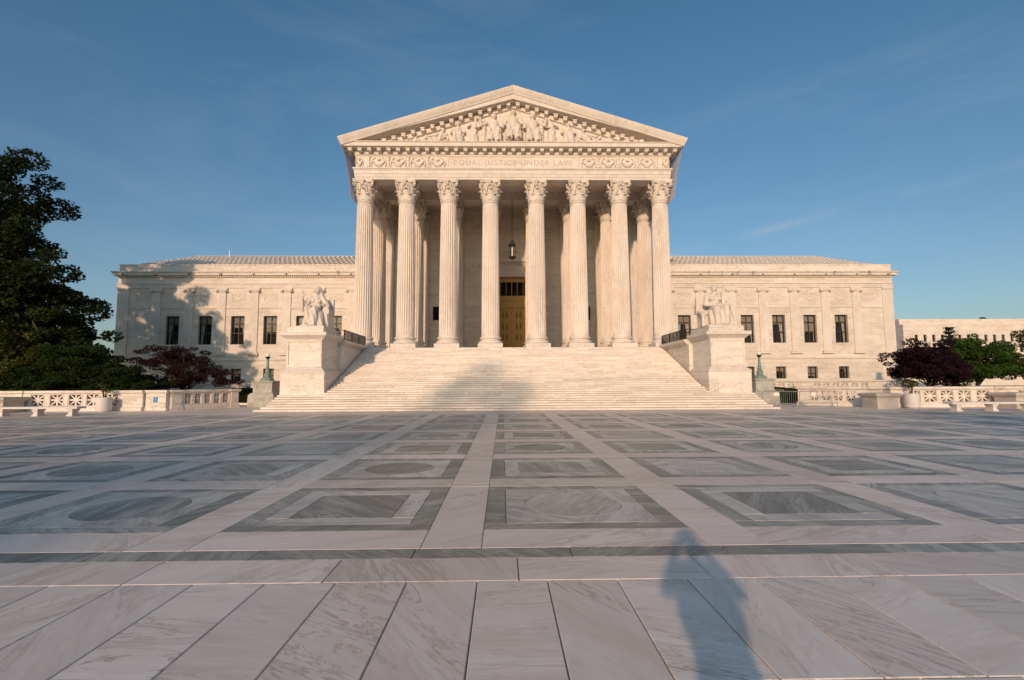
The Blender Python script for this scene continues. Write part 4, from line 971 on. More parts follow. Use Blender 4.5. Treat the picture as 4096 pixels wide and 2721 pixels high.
obj('figure', remesh(q, 0.026, MT['statue'], 'figure', sfold, 1), t)
q = MB(); q.box(-0.62, 0.92, -0.25, 0.85, 0.0, 0.98); q.cbox(0.55, 0.98, -0.35, 0.5, 0.98, 1.36, 0.04); q.box(-0.70, 0.98, 0.5, 0.85, 0.98, 1.75)
for i in range(4): q.cap((0.72+0.09*i, 0.45, 1.2), (0.72+0.09*i, 0.45, 2.08), 0.055)
q.box(0.66, 1.06, 0.40, 0.62, 1.2, 2.10); part('throne', q, MT['statue'], t)
q = MB(); q.cap((-0.76,-0.58,1.96),(-0.75,-0.56,2.28),0.09,0.085); q.ell((-0.75,-0.57,2.46),(0.075,0.08,0.09)); q.cap((-0.85,-0.56,2.28),(-0.65,-0.56,2.28),0.05); q.cap((-0.66,-0.58,2.26),(-0.68,-0.68,2.1),0.035); q.cap((-0.86,-0.58,2.26),(-0.82,-0.68,2.1),0.035)
q.cap((-0.76,-0.58,1.96),(-0.76,-0.58,1.1),0.10,0.05)
obj('statuette', remesh(q, 0.02, MT['statue'], 'statuette', None, 1), t)
q = MB(); q.cbox(-1.08, 1.02, -1.28, 0.9, -0.001, 0.06, 0.02); q.cbox(-0.62, -0.12, -1.16, -0.3, 0.06, 0.16, 0.02); part('statue_base', q, MT['statue'], t)

t = thing('seated_statue', 'marble statue of a seated bare-chested man with upright tablet and sheathed sword', 'statue', (13.95, 34.6, ZS), world=False)
q = MB()
q.cap((0,0.1,1.15),(0,0.02,1.6),0.33,0.35); q.cap((0,0.02,1.65),(0,-0.02,2.05),0.40,0.36); q.cap((-0.42,0,2.2),(0.42,0,2.2),0.20); q.ell((-0.2,-0.3,2.0),(0.24,0.12,0.16)); q.ell((0.2,-0.3,2.0),(0.24,0.12,0.16))
q.cap((0,0,2.2),(0,-0.04,2.5),0.16,0.14); q.ell((0.0,-0.08,2.74),(0.19,0.23,0.27)); q.ell((0.0,0.0,2.82),(0.225,0.245,0.235)); q.ell((0.0,-0.31,2.70),(0.035,0.05,0.075)); q.ell((0,-0.28,2.58),(0.06,0.03,0.03))
for sx in (-1, 1): q.ell((0.08*sx,-0.275,2.76),(0.035,0.02,0.022)); q.ell((0.2*sx,-0.05,2.72),(0.03,0.05,0.07))
q.cap((-0.52,0,2.14),(-0.62,-0.05,1.62),0.20,0.16); q.cap((-0.62,-0.05,1.62),(0.12,-0.52,1.52),0.155,0.10); q.ell((0.24,-0.58,1.50),(0.14,0.09,0.07))
for k in range(4): q.cap((0.3,-0.62+0.04*k,1.52-0.02*k),(0.42,-0.64+0.04*k,1.50-0.02*k),0.026)
q.cap((0.52,0,2.14),(0.74,0.05,1.7),0.19,0.15); q.cap((0.74,0.05,1.7),(0.66,-0.35,1.75),0.14,0.09); q.ell((0.66,-0.44,1.78),(0.1,0.1,0.09))
q.cap((-0.18,0.0,1.15),(-0.18,-0.78,1.24),0.30,0.26); q.cap((0.2,0.0,1.15),(0.52,-0.80,1.34),0.30,0.25); q.cap((-0.18,-0.78,1.24),(-0.14,-0.90,0.16),0.24,0.22); q.cap((0.52,-0.80,1.34),(0.5,-0.86,0.2),0.24,0.20)
q.cap((0.15,-0.6,1.0),(0.2,-0.7,0.25),0.24,0.2); q.cap((-0.45,-0.45,1.0),(-0.4,-0.6,0.2),0.2,0.2); q.cap((0.78,-0.6,1.0),(0.85,-0.65,0.2),0.16,0.2)
q.ell((-0.12,-1.08,0.09),(0.11,0.21,0.09)); q.ell((0.5,-1.04,0.12),(0.11,0.21,0.09)); q.cap((-0.62,-0.2,1.05),(-0.95,-0.35,0.80),0.15,0.12)
obj('figure', remesh(q, 0.026, MT['statue'], 'figure', sfold, 1), t)
q = MB(); q.box(-0.9, 0.95, -0.2, 0.85, 0.0, 1.0); q.box(-1.1, 1.12, 0.5, 0.85, 1.0, 1.7)
for s in (-1, 1):
    q.cbox(s*1.02-0.12, s*1.02+0.12, 0.35, 0.6, 1.0, 2.18, 0.03); q.cap((s*1.0, -0.4, 0.85), (s*1.02, 0.2, 1.15), 0.11, 0.12); q.cap((s*1.0, -0.42, 0.85), (s*1.0, -0.5, 0.1), 0.10, 0.14)
part('throne', q, MT['statue'], t)
q = MB(); q.cbox(0.36, 0.84, -0.46, -0.28, 1.46, 2.38, 0.03); part('tablet', q, MT['statue'], t)
q = MB(); q.box(0.60, 0.72, -0.25, -0.17, 1.2, 2.98); q.box(0.42, 0.90, -0.26, -0.16, 2.42, 2.50); q.cap((0.66,-0.21,2.98),(0.66,-0.21,3.02),0.08); part('sword', q, MT['statue'], t)
q = MB(); q.cbox(-1.02, 1.1, -1.28, 0.9, -0.001, 0.06, 0.02); part('statue_base', q, MT['statue'], t)

# ------------------------------------------------------------------ iron railings on the cheek walls
for s in (-1, 1):
    t = thing('iron_railing', 'black wrought iron lattice railing on the coping behind the statue of the %s' % ('woman' if s < 0 else 'man'), 'railing', (s*12.65, 39, 4.86))
    x = s*12.62; ya, yb_ = 36.6, 42.2; z0, z1 = 4.86, 5.62; n = 44
    part('top_rail', MB().box(x-0.035, x+0.035, ya, yb_, z1-0.05, z1), MT['iron'], t)
    part('bottom_rail', MB().box(x-0.025, x+0.025, ya, yb_, z0+0.04, z0+0.075), MT['iron'], t)
    for y in (ya, ya+1.87, ya+3.73, yb_): part('post', MB().box(x-0.03, x+0.03, y-0.03, y+0.03, z0-0.02, z1), MT['iron'], t)
    q = MB()
    for i in range(1, n): y = ya+(yb_-ya)*i/n; q.box(x-0.012, x+0.012, y-0.012, y+0.012, z0+0.07, z1-0.05)
    for i in range(1, 7): z = z0+0.05+(z1-z0-0.1)*i/7; q.box(x-0.010, x+0.010, ya, yb_, z-0.012, z+0.012)
    part('lattice', q, MT['iron'], t, kind='stuff')
    # short return behind the statue with a star
    q = MB(); xa, xb = s*12.66, s*13.7; yy = ya-0.02
    q.box(xa, xb, yy-0.02, yy+0.02, z1-0.05, z1-0.002); q.box(xa, xb, yy-0.02, yy+0.02, z0+0.3, z0+0.33)
    for i in range(8): a = math.pi*i/8; q.tube([((xa+xb)/2-0.4*math.cos(a), yy, 5.40-0.20*math.sin(a)), ((xa+xb)/2+0.4*math.cos(a), yy, 5.40+0.20*math.sin(a))], 0.015, 5)
    part('return_panel', q, MT['iron'], t)

# ------------------------------------------------------------------ lamp standards on stone piers
for s in (-1, 1):
    X = s*18.85; Y = 38.2
    t = thing('lamp_standard', 'green bronze lamp with white globe on a stone pier %s' % ('near the purple-red tree' if s < 0 else 'behind the crowd barriers'), 'lamp', (X, Y, 0))
    part('pier_base', MB().cbox(X-0.95, X+0.95, Y-0.95, Y+0.95, 0, 0.62, 0.03), MT['mossy'], t); part('pier_step', ring(X-0.70, X+0.70, Y-0.70, Y+0.70, [(0.24, 0.62), (0.23, 0.86), (0.12, 1.0), (0.02, 1.04), (0, 1.06)]), MT['mossy'], t)
    part('pier', MB().box(X-0.70, X+0.70, Y-0.70, Y+0.70, 1.06, 1.74), MT['mossy'], t); part('pier_cap', ring(X-0.70, X+0.70, Y-0.70, Y+0.70, [(0, 1.74), (0.06, 1.77), (0.10, 1.84), (0.10, 1.90), (0.0, 1.92)]), MT['mossy'], t)
    q = MB(); q.lathe([(0.46, 1.92), (0.46, 2.0), (0.38, 2.12), (0.24, 2.18), (0.20, 2.22), (0.23, 2.26), (0.23, 2.44), (0.26, 2.47), (0.14, 2.52), (0.17, 2.62), (0.17, 2.7), (0.12, 2.76), (0.13, 2.9), (0.10, 3.0), (0.085, 3.55)], 20, X, Y)
    for i in range(4):
        a = math.pi/4+i*math.pi/2; q.cap((X+0.44*math.cos(a), Y+0.44*math.sin(a), 1.97), (X+0.30*math.cos(a), Y+0.30*math.sin(a), 2.12), 0.09, 0.06)
    part('standard', q, MT['verdigris'], t, True, 40)
    part('lamp_cup', MB().lathe([(0.07, 3.55), (0.10, 3.58), (0.16, 3.66), (0.20, 3.70), (0.20, 3.73), (0.05, 3.74)], 16, X, Y), MT['dbronze'], t)
    part('globe', MB().ell((X, Y, 3.87), 0.14, 20, 12), MT['globe'], t, True)

# ------------------------------------------------------------------ pierced balustrades
BH = 1.32
def rosette(w, h, d):
    q = MB(); b_ = 0.125*w
    q.box(-b_/2, b_/2, 0, d, -h/2, h/2); q.box(-w/2, -b_/2, 0.002, d-0.002, -b_/2, b_/2); q.box(b_/2, w/2, 0.002, d-0.002, -b_/2, b_/2)
    for sx in (-1, 1):
        for sz in (-1, 1):
            n = Vector((sz*h, 0, -sx*w)).normalized()*0.062*w
            p0 = Vector((sx*0.02, 0.004, sz*0.02)); p1 = Vector((sx*w/2, 0.004, sz*h/2)); vs = []
            for dy in (0, d-0.008):
                for p, k in ((p0, 1), (p1, 1), (p1, -1), (p0, -1)): v = p+n*k; vs.append((max(-w/2, min(w/2, v.x)), v.y+dy, max(-h/2, min(h/2, v.z))))
            q.add(vs, [(0,1,2,3),(7,6,5,4),(0,4,5,1),(1,5,6,2),(2,6,7,3),(3,7,4,0)])
    q.lathe([(0.13, -0.006), (0.13, d), (0.02, d+0.001)], 12) if False else None
    return q.mesh('pierced_panel', MT['block'])
RS = {}
def balustrade(name, label, p0, p1, us, w=0.80, zc=0.72, h=0.72, d=0.34, H=BH, piers=(), group=None, z=0.0):
    p0 = Vector((*p0, 0)); p1 = Vector((*p1, 0)); L_ = (p1-p0).length; rz = math.atan2(p1.y-p0.y, p1.x-p0.x)
    t = thing(name, label, 'balustrade', (p0.x, p0.y, z), rz, group, world=False)
    holes = [(u-w/2, u+w/2, zc-h/2, zc+h/2) for u in us]
    q = wall_face(0, L_, 0.26, H-0.24, holes, 0, d); q.add([(0,d,0.26),(L_,d,0.26),(L_,d,H-0.24),(0,d,H-0.24)], [])
    q = MB()
    wall_holes(q, 0, L_, 0.26, H-0.24, holes, 0, d); part('wall', q, MT['block'], t)
    part('foot', MB().sweep([(0, 0), (L_, 0)], [(-d-0.08, 0), (0.10, 0), (0.10, 0.18), (0.03, 0.25), (0.0, 0.26), (-d, 0.26), (-d-0.08, 0.18)]), MT['block'], t)
    n = max(1, round(L_/2.4))
    for i in range(n):
        part('coping_stone', MB().sweep([(L_*i/n+0.002, 0), (L_*(i+1)/n-0.002, 0)], [(-d, H-0.24), (0.0, H-0.24), (0.03, H-0.20), (0.10, H-0.14), (0.10, H-0.02), (0.08, H), (-d-0.08, H), (-d-0.10, H-0.14)]), MT['block'], t)
    for u in us:
        if (w, h) not in RS: RS[(w, h)] = rosette(w, h, 0.16)
        obj('pierced_panel', RS[(w, h)], t, (u, 0.06, zc))
        q = MB(); bars(q, u-w/2-0.07, u+w/2+0.07, zc-h/2-0.07, min(zc+h/2+0.07, H-0.245), -0.018, -0.001, 0.025); part('panel_border', q, MT['block'], t)
    for u, pw_ in piers:
        part('pier', ring(u-pw_/2, u+pw_/2, -0.06, d+0.06, [(0.08, 0.0), (0.08, 0.2), (0.01, 0.28), (0.0, 0.3), (0.0, H-0.22), (0.03, H-0.2), (0.12, H-0.13), (0.12, H-0.004)]), MT['block'], t)
    return t
balustrade('marble_balustrade', 'long marble balustrade with pierced rosettes under dark evergreen trees', (-44, 32.8), (-24.25, 32.8), [44-x for x in (43.2, 42.0, 40.8, 38.6, 37.4, 36.2, 35.0, 33.8, 30.94, 29.73, 28.54, 27.41, 26.25)], piers=((39.7-28.0 if False else 11.9, 0.45),))
balustrade('marble_balustrade', 'marble balustrade running back beside the clipped hedge towards the green lamp pier', (-22.75, 33.25), (-20.5, 37.3), [1.1, 1.75, 2.4, 3.05, 3.7], w=0.42, h=0.66, piers=((0.35, 0.6), (4.35, 0.55)))
tcr = thing('marble_pier', 'plain marble pier block carrying a blue wheelchair sign', 'pier', (-23.5, 33.3, 0))
part('block', ring(-24.2, -22.9, 33.0, 33.9, [(0.08, 0.0), (0.08, 0.18), (0.0, 0.27), (0.0, 1.1), (0.03, 1.12), (0.10, 1.18), (0.10, 1.318)]), MT['block'], tcr)
balustrade('marble_balustrade', 'marble balustrade with pierced rosettes below the dark plum-leaved tree', (23.9, 31.7), (44, 31.7), [x-23.9 for x in (25.43, 26.48, 27.57, 28.72, 29.92, 32.6, 33.8, 35.0, 36.2, 37.4, 39.6, 40.8)], piers=((0.3, 0.7), (7.0, 0.4)))
balustrade('marble_balustrade', 'marble balustrade running back behind the steel crowd barriers', (20.4, 35.9), (23.6, 32.0), [1.0, 1.75, 2.5, 3.25], w=0.5, h=0.66, piers=((0.3, 0.6), (4.75, 0.6)))
FB = 55.0
balustrade('terrace_balustrade', 'low marble balustrade before the wing wall with the fresh green tree', (22.0, FB), (47.5, FB), [x-22 for x in (26.8, 27.85, 28.92, 29.94, 31.02, 33.95, 34.98, 36.05, 37.1, 38.2, 39.3, 42.0, 43.1, 44.2)], w=0.68, h=0.66, zc=1.12, H=1.76, piers=((10.4, 0.4), (18.6, 0.4)))
balustrade('terrace_balustrade', 'low marble balustrade before the tree-shadowed wing wall', (-47.5, FB), (-22.0, FB), [47.5-x for x in (44.0, 42.9, 40.6, 39.5, 38.4, 37.3, 35.0, 33.9, 31.0, 29.94, 28.92, 27.85, 26.8)], w=0.68, h=0.66, zc=1.12, H=1.76, piers=((14.9, 0.4),))

# ------------------------------------------------------------------ benches, planters, urn stands
def bench(label, x0, x1, y, dirx):
    t = thing('marble_bench', label, 'bench', ((x0+x1)/2, y, 0)); n = 3; L_ = x1-x0
    cuts = [x0, x0+L_*0.36, x0+L_*0.68, x1]
    for a, b_ in zip(cuts[:-1], cuts[1:]): part('seat_slab', MB().cbox(a+0.004, b_-0.004, y, y+0.62, 0.40, 0.51, 0.02), MT['planter'], t)
    for i in range(3):
        xc = x0+0.45+(L_-0.9)*i/2; q = MB(); pts = []
        for z, o in ((0, 0.05), (0.04, 0.05), (0.10, 0.0), (0.20, -0.02), (0.30, 0.03), (0.36, 0.05), (0.40, 0.05)): pts.append((o, z))
        q = ring(xc-0.12, xc+0.12, y+0.10, y+0.52, pts); part('support', q, MT['planter'], t)
bench('pale marble bench on three shaped supports before the shadow-dappled balustrade', -28.9, -24.25, 27.85, 1)
bench('pale marble bench on three shaped supports near the plum-leaved tree', 24.0, 29.0, 27.45, 1)
def urnstand(label, xc, yc, w):
    t = thing('stone_stand', label, 'stand', (xc, yc, 0)); h = w/2
    part('body', ring(xc-h*0.80, xc+h*0.80, yc-h*0.80, yc+h*0.80, [(0.03, 0), (0.03, 0.06), (0, 0.08), (0, 0.62), (0.02, 0.66)]), MT['oldstone'], t)
    part('lid', ring(xc-h*0.80, xc+h*0.80, yc-h*0.80, yc+h*0.80, [(0.03, 0.66), (0.10, 0.74), (h*0.2, 0.80), (h*0.2+0.02, 0.86), (h*0.2-0.04, 0.94), (0.0, 0.95)]), MT['oldstone'], t)
urnstand('weathered stone stand with moulded lid next to the round planter near the plum-leaved tree', 22.7, 31.1, 1.62)
urnstand('weathered stone stand with moulded lid behind the end of the bench near the plum-leaved tree', 30.9, 30.6, 1.7)
urnstand('weathered stone stand with moulded lid before the shadow-dappled balustrade', -32.2, 31.9, 1.7)
def leaf_verts(pts, size, up=0.5, rng=RNG):
    """one bent leaf-shaped quad pair at every point"""
    n = len(pts); nr = rng.normal(size=(n, 3)); nr[:, 2] = np.abs(nr[:, 2])+up; nr /= np.linalg.norm(nr, axis=1)[:, None]
    a = rng.normal(size=(n, 3)); a -= (a*nr).sum(1)[:, None]*nr; a /= np.linalg.norm(a, axis=1)[:, None]+1e-9; b_ = np.cross(nr, a)
    s = size*rng.uniform(0.6, 1.25, n)[:, None]
    v = np.stack([pts-a*s*0.55, pts+b_*s*0.32-nr*s*0.06, pts+a*s*0.55-nr*s*0.12, pts-b_*s*0.32-nr*s*0.06], 1)
    return v.reshape(-1, 3)
def leaf_mesh(name, pts, size, mat, up=0.5):
    v = leaf_verts(pts, size, up).astype(np.float32); n = len(pts); me = bpy.data.meshes.new(name)
    me.vertices.add(4*n); me.vertices.foreach_set('co', v.ravel()); me.loops.add(4*n); me.loops.foreach_set('vertex_index', np.arange(4*n, dtype=np.int32))
    me.polygons.add(n); me.polygons.foreach_set('loop_start', np.arange(0, 4*n, 4, dtype=np.int32)); me.polygons.foreach_set('loop_total', np.full(n, 4, dtype=np.int32))
    me.update(calc_edges=True); me.materials.append(mat); return me
def clump_points(cent, rad, per, flat=0.6):
    P_ = []
    for c, r in zip(cent, rad):
        k = max(6, int(per*(r**2))); d = RNG.normal(size=(k, 3)); d /= np.linalg.norm(d, axis=1)[:, None]
        P_.append(np.array(c)+d*(r*RNG.uniform(0.35, 1.0, (k, 1))**0.6)*np.array([1, 1, flat]))
    return np.concatenate(P_)
def planter(label, x, y):
    t = thing('round_planter', label, 'planter', (x, y, 0))
    part('pot', MB().lathe([(0.30, 0.0), (0.30, 0.05), (0.40, 0.05), (0.415, 0.1), (0.42, 0.86), (0.41, 0.90), (0.36, 0.90), (0.35, 0.82), (0.01, 0.80)], 36, x, y), MT['planter'], t, True, 30)
    q = MB(); pts = []
    for i in range(7):
        a = 2*math.pi*i/7+random.uniform(-.3,.3); r_ = random.uniform(.12,.34); h = random.uniform(1.25, 1.72)
        q.tube([(x+0.05*math.cos(a), y+0.05*math.sin(a), 0.80), (x+r_*0.5*math.cos(a), y+r_*0.5*math.sin(a), 0.5*(0.8+h)+0.05), (x+r_*math.cos(a), y+r_*math.sin(a), h)], 0.02, 5, 0.008); pts.append((x+r_*math.cos(a), y+r_*math.sin(a), h))
    st = part('stem', q, MT['bark'], t)
    obj('leaves', leaf_mesh('leaves', clump_points(pts, [0.20]*7, 900, 0.7), 0.10, LEAF['olive'], 0.3), t).matrix_parent_inverse = Matrix.Translation(-Vector(t.location))
planter('round pale planter with a straggly shrub before the shadow-dappled balustrade', -26.15, 32.1)
planter('round pale planter with a straggly shrub near the plum-leaved tree', 24.65, 31.0)

# ------------------------------------------------------------------ crowd barriers
def barrier(label, p0, p1):
    p0 = Vector((*p0, 0)); p1 = Vector((*p1, 0)); L_ = (p1-p0).length; rz = math.atan2(p1.y-p0.y, p1.x-p0.x)
    t = thing('crowd_barrier', label, 'barrier', p0, rz, world=False)
    q = MB(); q.tube([(0, 0, 0.02), (0, 0, 0.98), (0.06, 0, 1.04), (L_-0.06, 0, 1.04), (L_, 0, 0.98), (L_, 0, 0.02)], 0.021, 8); q.tube([(0, 0, 0.24), (L_, 0, 0.24)], 0.018, 8); part('frame', q, MT['steel'], t)
    n = round(L_/0.125)
    for i in range(1, n): part('upright', MB().tube([(L_*i/n, 0, 0.24), (L_*i/n, 0, 1.03)], 0.009, 6), MT['steel'], t)
    for u in (0.35, L_-0.35): part('foot', MB().tube([(u, -0.30, 0.015), (u, -0.05, 0.05), (u, 0, 0.24), (u, 0.05, 0.05), (u, 0.30, 0.015)], 0.018, 6), MT['steel'], t)
    part('notice', MB().box(L_*0.30, L_*0.30+0.34, -0.032, -0.026, 0.74, 0.96), MT['paper'], t)
barrier('grey steel crowd barrier touching the end of the marble steps', (16.35, 33.15), (18.55, 32.65)); barrier('grey steel crowd barrier standing before the rosettes of the diagonal balustrade', (18.72, 32.95), (21.4, 33.2))

# ------------------------------------------------------------------ blue wheelchair signs
def wheel_sign(label, loc, rz, w, post=False):
    t = thing('wheelchair_sign', label, 'sign', loc, rz, world=False); h = w*1.35
    part('plate', MB().box(-w/2, w/2, -0.012, 0.0, 0, h), MT['blue'], t)
    q = MB(); k = w; c = (0.02*k, 0.55*h)
    for i in range(14): 
        a0 = R(120+i*18); a1 = R(120+(i+1)*18); r_ = 0.24*k
        q.tube([(c[0]+r_*math.cos(a0), -0.015, c[1]-0.08*k+r_*math.sin(a0)), (c[0]+r_*math.cos(a1), -0.015, c[1]-0.08*k+r_*math.sin(a1))], 0.022*k, 5)
    for p in (((-0.04, 0.36), (-0.04, 0.05)), ((-0.04, 0.05), (0.18, 0.05)), ((0.18, 0.05), (0.27, -0.18)), ((0.27, -0.18), (0.35, -0.16)), ((-0.04, 0.2), (0.14, 0.2))):
        q.tube([(c[0]+p[0][0]*k, -0.016, c[1]+p[0][1]*k), (c[0]+p[1][0]*k, -0.016, c[1]+p[1][1]*k)], 0.032*k, 6)
    q.ell((c[0]-0.04*k, -0.014, c[1]+0.47*k), (0.07*k, 0.01, 0.07*k), 10, 6); part('symbol', q, MT['white'], t)
    part('arrow', MB().box(-0.12*k, 0.12*k, -0.017, -0.0121, 0.08*h, 0.13*h), MT['white'], t)
    if post: part('post', MB().tube([(0, 0.02, -0.82), (0, 0.02, h)], 0.02, 6), MT['steel'], t)
wheel_sign('small blue wheelchair sign fixed to the plain marble pier', (-23.55, 32.99, 0.52), 0.0, 0.26)
wheel_sign('small blue wheelchair sign on a post rising behind the clipped hedge', (-23.4, 44.5, 1.05), 0.0, 0.36, True)

# ------------------------------------------------------------------ trees and shrubs
def crown_clumps(c, r, n, cr, lower=-0.3, shell=0.55, squash=1.0, lump=0.5):
    """clump centres through an ellipsoid, mostly towards its skin, with an uneven outline"""
    c = np.array(c); r = np.array(r); out = []; rad = []
    lob = RNG.normal(size=(7, 3)); lob /= np.linalg.norm(lob, axis=1)[:, None]
    while len(out) < n:
        d = RNG.normal(size=3); d /= np.linalg.norm(d)
        if d[2] < lower: continue
        k = 1+lump*max(-0.8, (np.max(lob @ d)-0.75)*2.2)
        out.append(c+d*r*k*RNG.uniform(shell, 1.0)); rad.append(cr*RNG.uniform(0.6, 1.25))
    return out, rad
def branches(q, base, h, tips, r, rng=random, lean=(0, 0)):
    top = Vector((base[0]+lean[0], base[1]+lean[1], base[2]+h)); b_ = Vector(base)
    q.tube([b_, b_.lerp(top, 0.3)+Vector((0.05, 0.03, 0)), b_.lerp(top, 0.65), top], r, 9, r*0.7)
    for p in tips:
        p = Vector(p); s = b_.lerp(top, rng.uniform(0.55, 1.0)); mid = s.lerp(p, 0.5)+Vector((rng.uniform(-.1,.1), rng.uniform(-.1,.1), 0.12))*(p-s).length
        q.tube([s, mid, p], r*0.42, 6, r*0.08)
def tree(name, label, base, h, cl, leaf, size, per, trunk_r, flat=0.6, up=0.5, ntip=16, group=None, lean=(0,0), cat='tree'):
    t = thing(name, label, cat, base, group=group); cent, rad = cl
    q = MB(); tips = [cent[i] for i in RNG.choice(len(cent), min(ntip, len(cent)), replace=False)]; branches(q, base, h, tips, trunk_r, random, lean)
    part('trunk', q, MT['bark'], t, True)
    me = leaf_mesh('crown', clump_points(cent, rad, per, flat), size, LEAF[leaf], up); obj('crown', me, t)
    return t
def joinc(*cl): return sum([list(a[0]) for a in cl], []), sum([list(a[1]) for a in cl], [])
# the big dark tree beside the wing
cl = joinc(crown_clumps((-48.5, 41.5, 12.5), (9.2, 7.0, 10.5), 150, 1.6, -0.75, 0.4), crown_clumps((-40.0, 41, 8.0), (4.6, 5.0, 4.4), 75, 1.2, -0.9, 0.3), crown_clumps((-43.2, 41.5, 13.0), (4.4, 4, 4.3), 55, 1.2, -0.9, 0.3), crown_clumps((-37.4, 40.5, 5.0), (3.9, 3, 2.2), 50, 0.9, -0.9, 0.3), crown_clumps((-34.8, 40.5, 5.0), (1.9, 1.5, 1.5), 20, 0.7, -0.9, 0.3), crown_clumps((-43, 41, 3.5), (7, 3, 3.0), 50, 1.1, -0.9, 0.3), crown_clumps((-36.5, 41, 2.4), (4, 2.5, 2.2), 36, 0.9, -0.9, 0.3))
tree('evergreen_tree', 'very tall dark green tree towering beside the shadowed wing', (-46, 41.5, 0), 12, cl, 'big', 0.34, 200, 0.6, 0.6, 0.5, 30)
tree('broadleaf_tree', 'olive green leafy tree in front of the towering dark tree', (-39.4, 38.6, 0), 3, joinc(crown_clumps((-39.6, 38.6, 5.2), (4.0, 2.4, 4.2), 80, 0.9, -0.9, 0.3), crown_clumps((-37.0, 38.6, 3.0), (3.0, 1.8, 2.4), 40, 0.7, -0.9, 0.3), crown_clumps((-40, 38.4, 1.8), (4.0, 1.6, 1.6), 40, 0.7, -0.9, 0.3)), 'olive', 0.22, 380, 0.28, 0.6, 0.4, 18)
tree('broadleaf_tree', 'low mounded green tree with spreading layers behind the balustrade', (-30.0, 35.4, 0), 1.2, joinc(crown_clumps((-30.2, 35.4, 1.2), (5.0, 1.9, 3.2), 210, 0.70, -0.3, 0.4, 1.0, 0.10), crown_clumps((-26.9, 35.6, 1.1), (2.3, 1.5, 1.6), 60, 0.5, -0.6, 0.35), crown_clumps((-33.4, 35.4, 1.2), (2.2, 1.5, 1.9), 60, 0.5, -0.6, 0.35)), 'green', 0.17, 800, 0.2, 0.42, 0.9, 16)
tree('purple_tree', 'small purple-red tree with a leaning open crown beside the wing', (-24.9, 38.0, 0), 1.7, joinc(crown_clumps((-26.0, 38.1, 3.3), (2.7, 1.8, 1.5), 60, 0.52, -0.5, 0.4), crown_clumps((-23.1, 37.9, 2.3), (2.1, 1.4, 1.25), 46, 0.46, -0.6, 0.4), crown_clumps((-25.4, 37.9, 1.9), (2.2, 1.3, 0.8), 26, 0.45, -0.6, 0.4)), 'red', 0.13, 760, 0.13, 0.45, 0.8, 20)
tree('purple_tree', 'rounded dark plum-leaved tree on the balustrade terrace', (29.8, 35.6, 0), 1.6, joinc(crown_clumps((29.3, 35.6, 2.95), (2.5, 2.0, 1.65), 130, 0.55, -0.95, 0.35), crown_clumps((31.5, 35.8, 2.6), (1.6, 1.5, 1.1), 50, 0.5, -0.95, 0.35)), 'plum', 0.14, 850, 0.13, 0.5, 0.7, 16)
tree('broadleaf_tree', 'fresh green leafy tree touching the plum-leaved tree', (37.2, 39.5, 0), 2.0, joinc(crown_clumps((37.3, 39.5, 2.9), (3.0, 2.0, 2.0), 100, 0.65, -0.7, 0.4), crown_clumps((36.6, 39.5, 4.4), (1.7, 1.5, 1.2), 26, 0.5, -0.6, 0.4)), 'bright', 0.16, 700, 0.16, 0.5, 0.7, 16)
tree('broadleaf_tree', 'olive and reddish green tree beyond the fresh green tree', (42.5, 40.5, 0), 2.0, crown_clumps((42.8, 40.5, 3.2), (3.6, 2.4, 2.3), 90, 0.65, -0.7, 0.4), 'olive', 0.16, 600, 0.16, 0.5, 0.7, 16)
# blue-green spruce behind
t = thing('spruce_tree', 'small pointed blue-green spruce rising above the fresh green tree', 'tree', (40.2, 45.0, 0))
part('trunk', MB().tube([(40.2, 45, 0), (40.2, 45, 6.6)], 0.14, 8, 0.03), MT['bark'], t, True); pts = []
for k in range(16):
    z = 1.2+k*0.34; rr = 1.8*(1-(z-1.2)/5.7)+0.12
    for i in range(9):
        a = i*0.7+k*0.41; L_ = rr*random.uniform(0.8, 1.1); u = np.linspace(0.15, 1, 26)[:, None]
        pts.append(np.array([40.2, 45, z])+u*np.array([L_*math.cos(a), L_*math.sin(a), 0.22])+RNG.normal(scale=0.06, size=(26, 3)))
obj('crown', leaf_mesh('crown', np.concatenate(pts), 0.16, LEAF['spruce'], 0.4), t)
# clipped hedges
def hedge(label, x0, x1, y0, y1, h, slope=0.0):
    t = thing('clipped_hedge', label, 'hedge', ((x0+x1)/2, y0, 0)); n = 9000; f = RNG.uniform(size=(n, 3)); p = np.empty((n, 3))
    p[:, 0] = x0+(x1-x0)*f[:, 0]; p[:, 1] = y0+(y1-y0)*f[:, 1]; hh = h-slope*(p[:, 0]-x0)/(x1-x0); p[:, 2] = 0.05+(hh-0.05)*f[:, 2]
    k = RNG.integers(0, 3, n); p[k == 0, 1] = y0+RNG.normal(scale=0.03, size=(k == 0).sum()); p[k == 1, 2] = hh[k == 1]+RNG.normal(scale=0.025, size=(k == 1).sum())
    e = (k == 2); p[e, 0] = np.where(RNG.uniform(size=e.sum()) < 0.5, x0, x1)+RNG.normal(scale=0.03, size=e.sum())
    obj('leaves', leaf_mesh('leaves', p, 0.10, LEAF['hedge'], 0.1), t)
    part('branch_core', MB().box(x0+0.06, x1-0.06, y0+0.06, y1-0.06, 0, h-slope-0.05), LEAF['hedge'], t)
hedge('dark clipped hedge between the balustrade end and the lamp pier', -23.2, -20.3, 41.3, 43.2, 1.28); hedge('clipped hedge with a sloping top behind the crowd barriers', 19.2, 22.4, 38.3, 40.3, 1.32, 0.3)
q = MB().box(-23.6, -19.7, 40.9, 41.05, 0, 0.16); tag(obj('stone_kerb', q.mesh('stone_kerb', MT['block'])), 'low stone kerb along the foot of the dark clipped hedge', 'kerb')

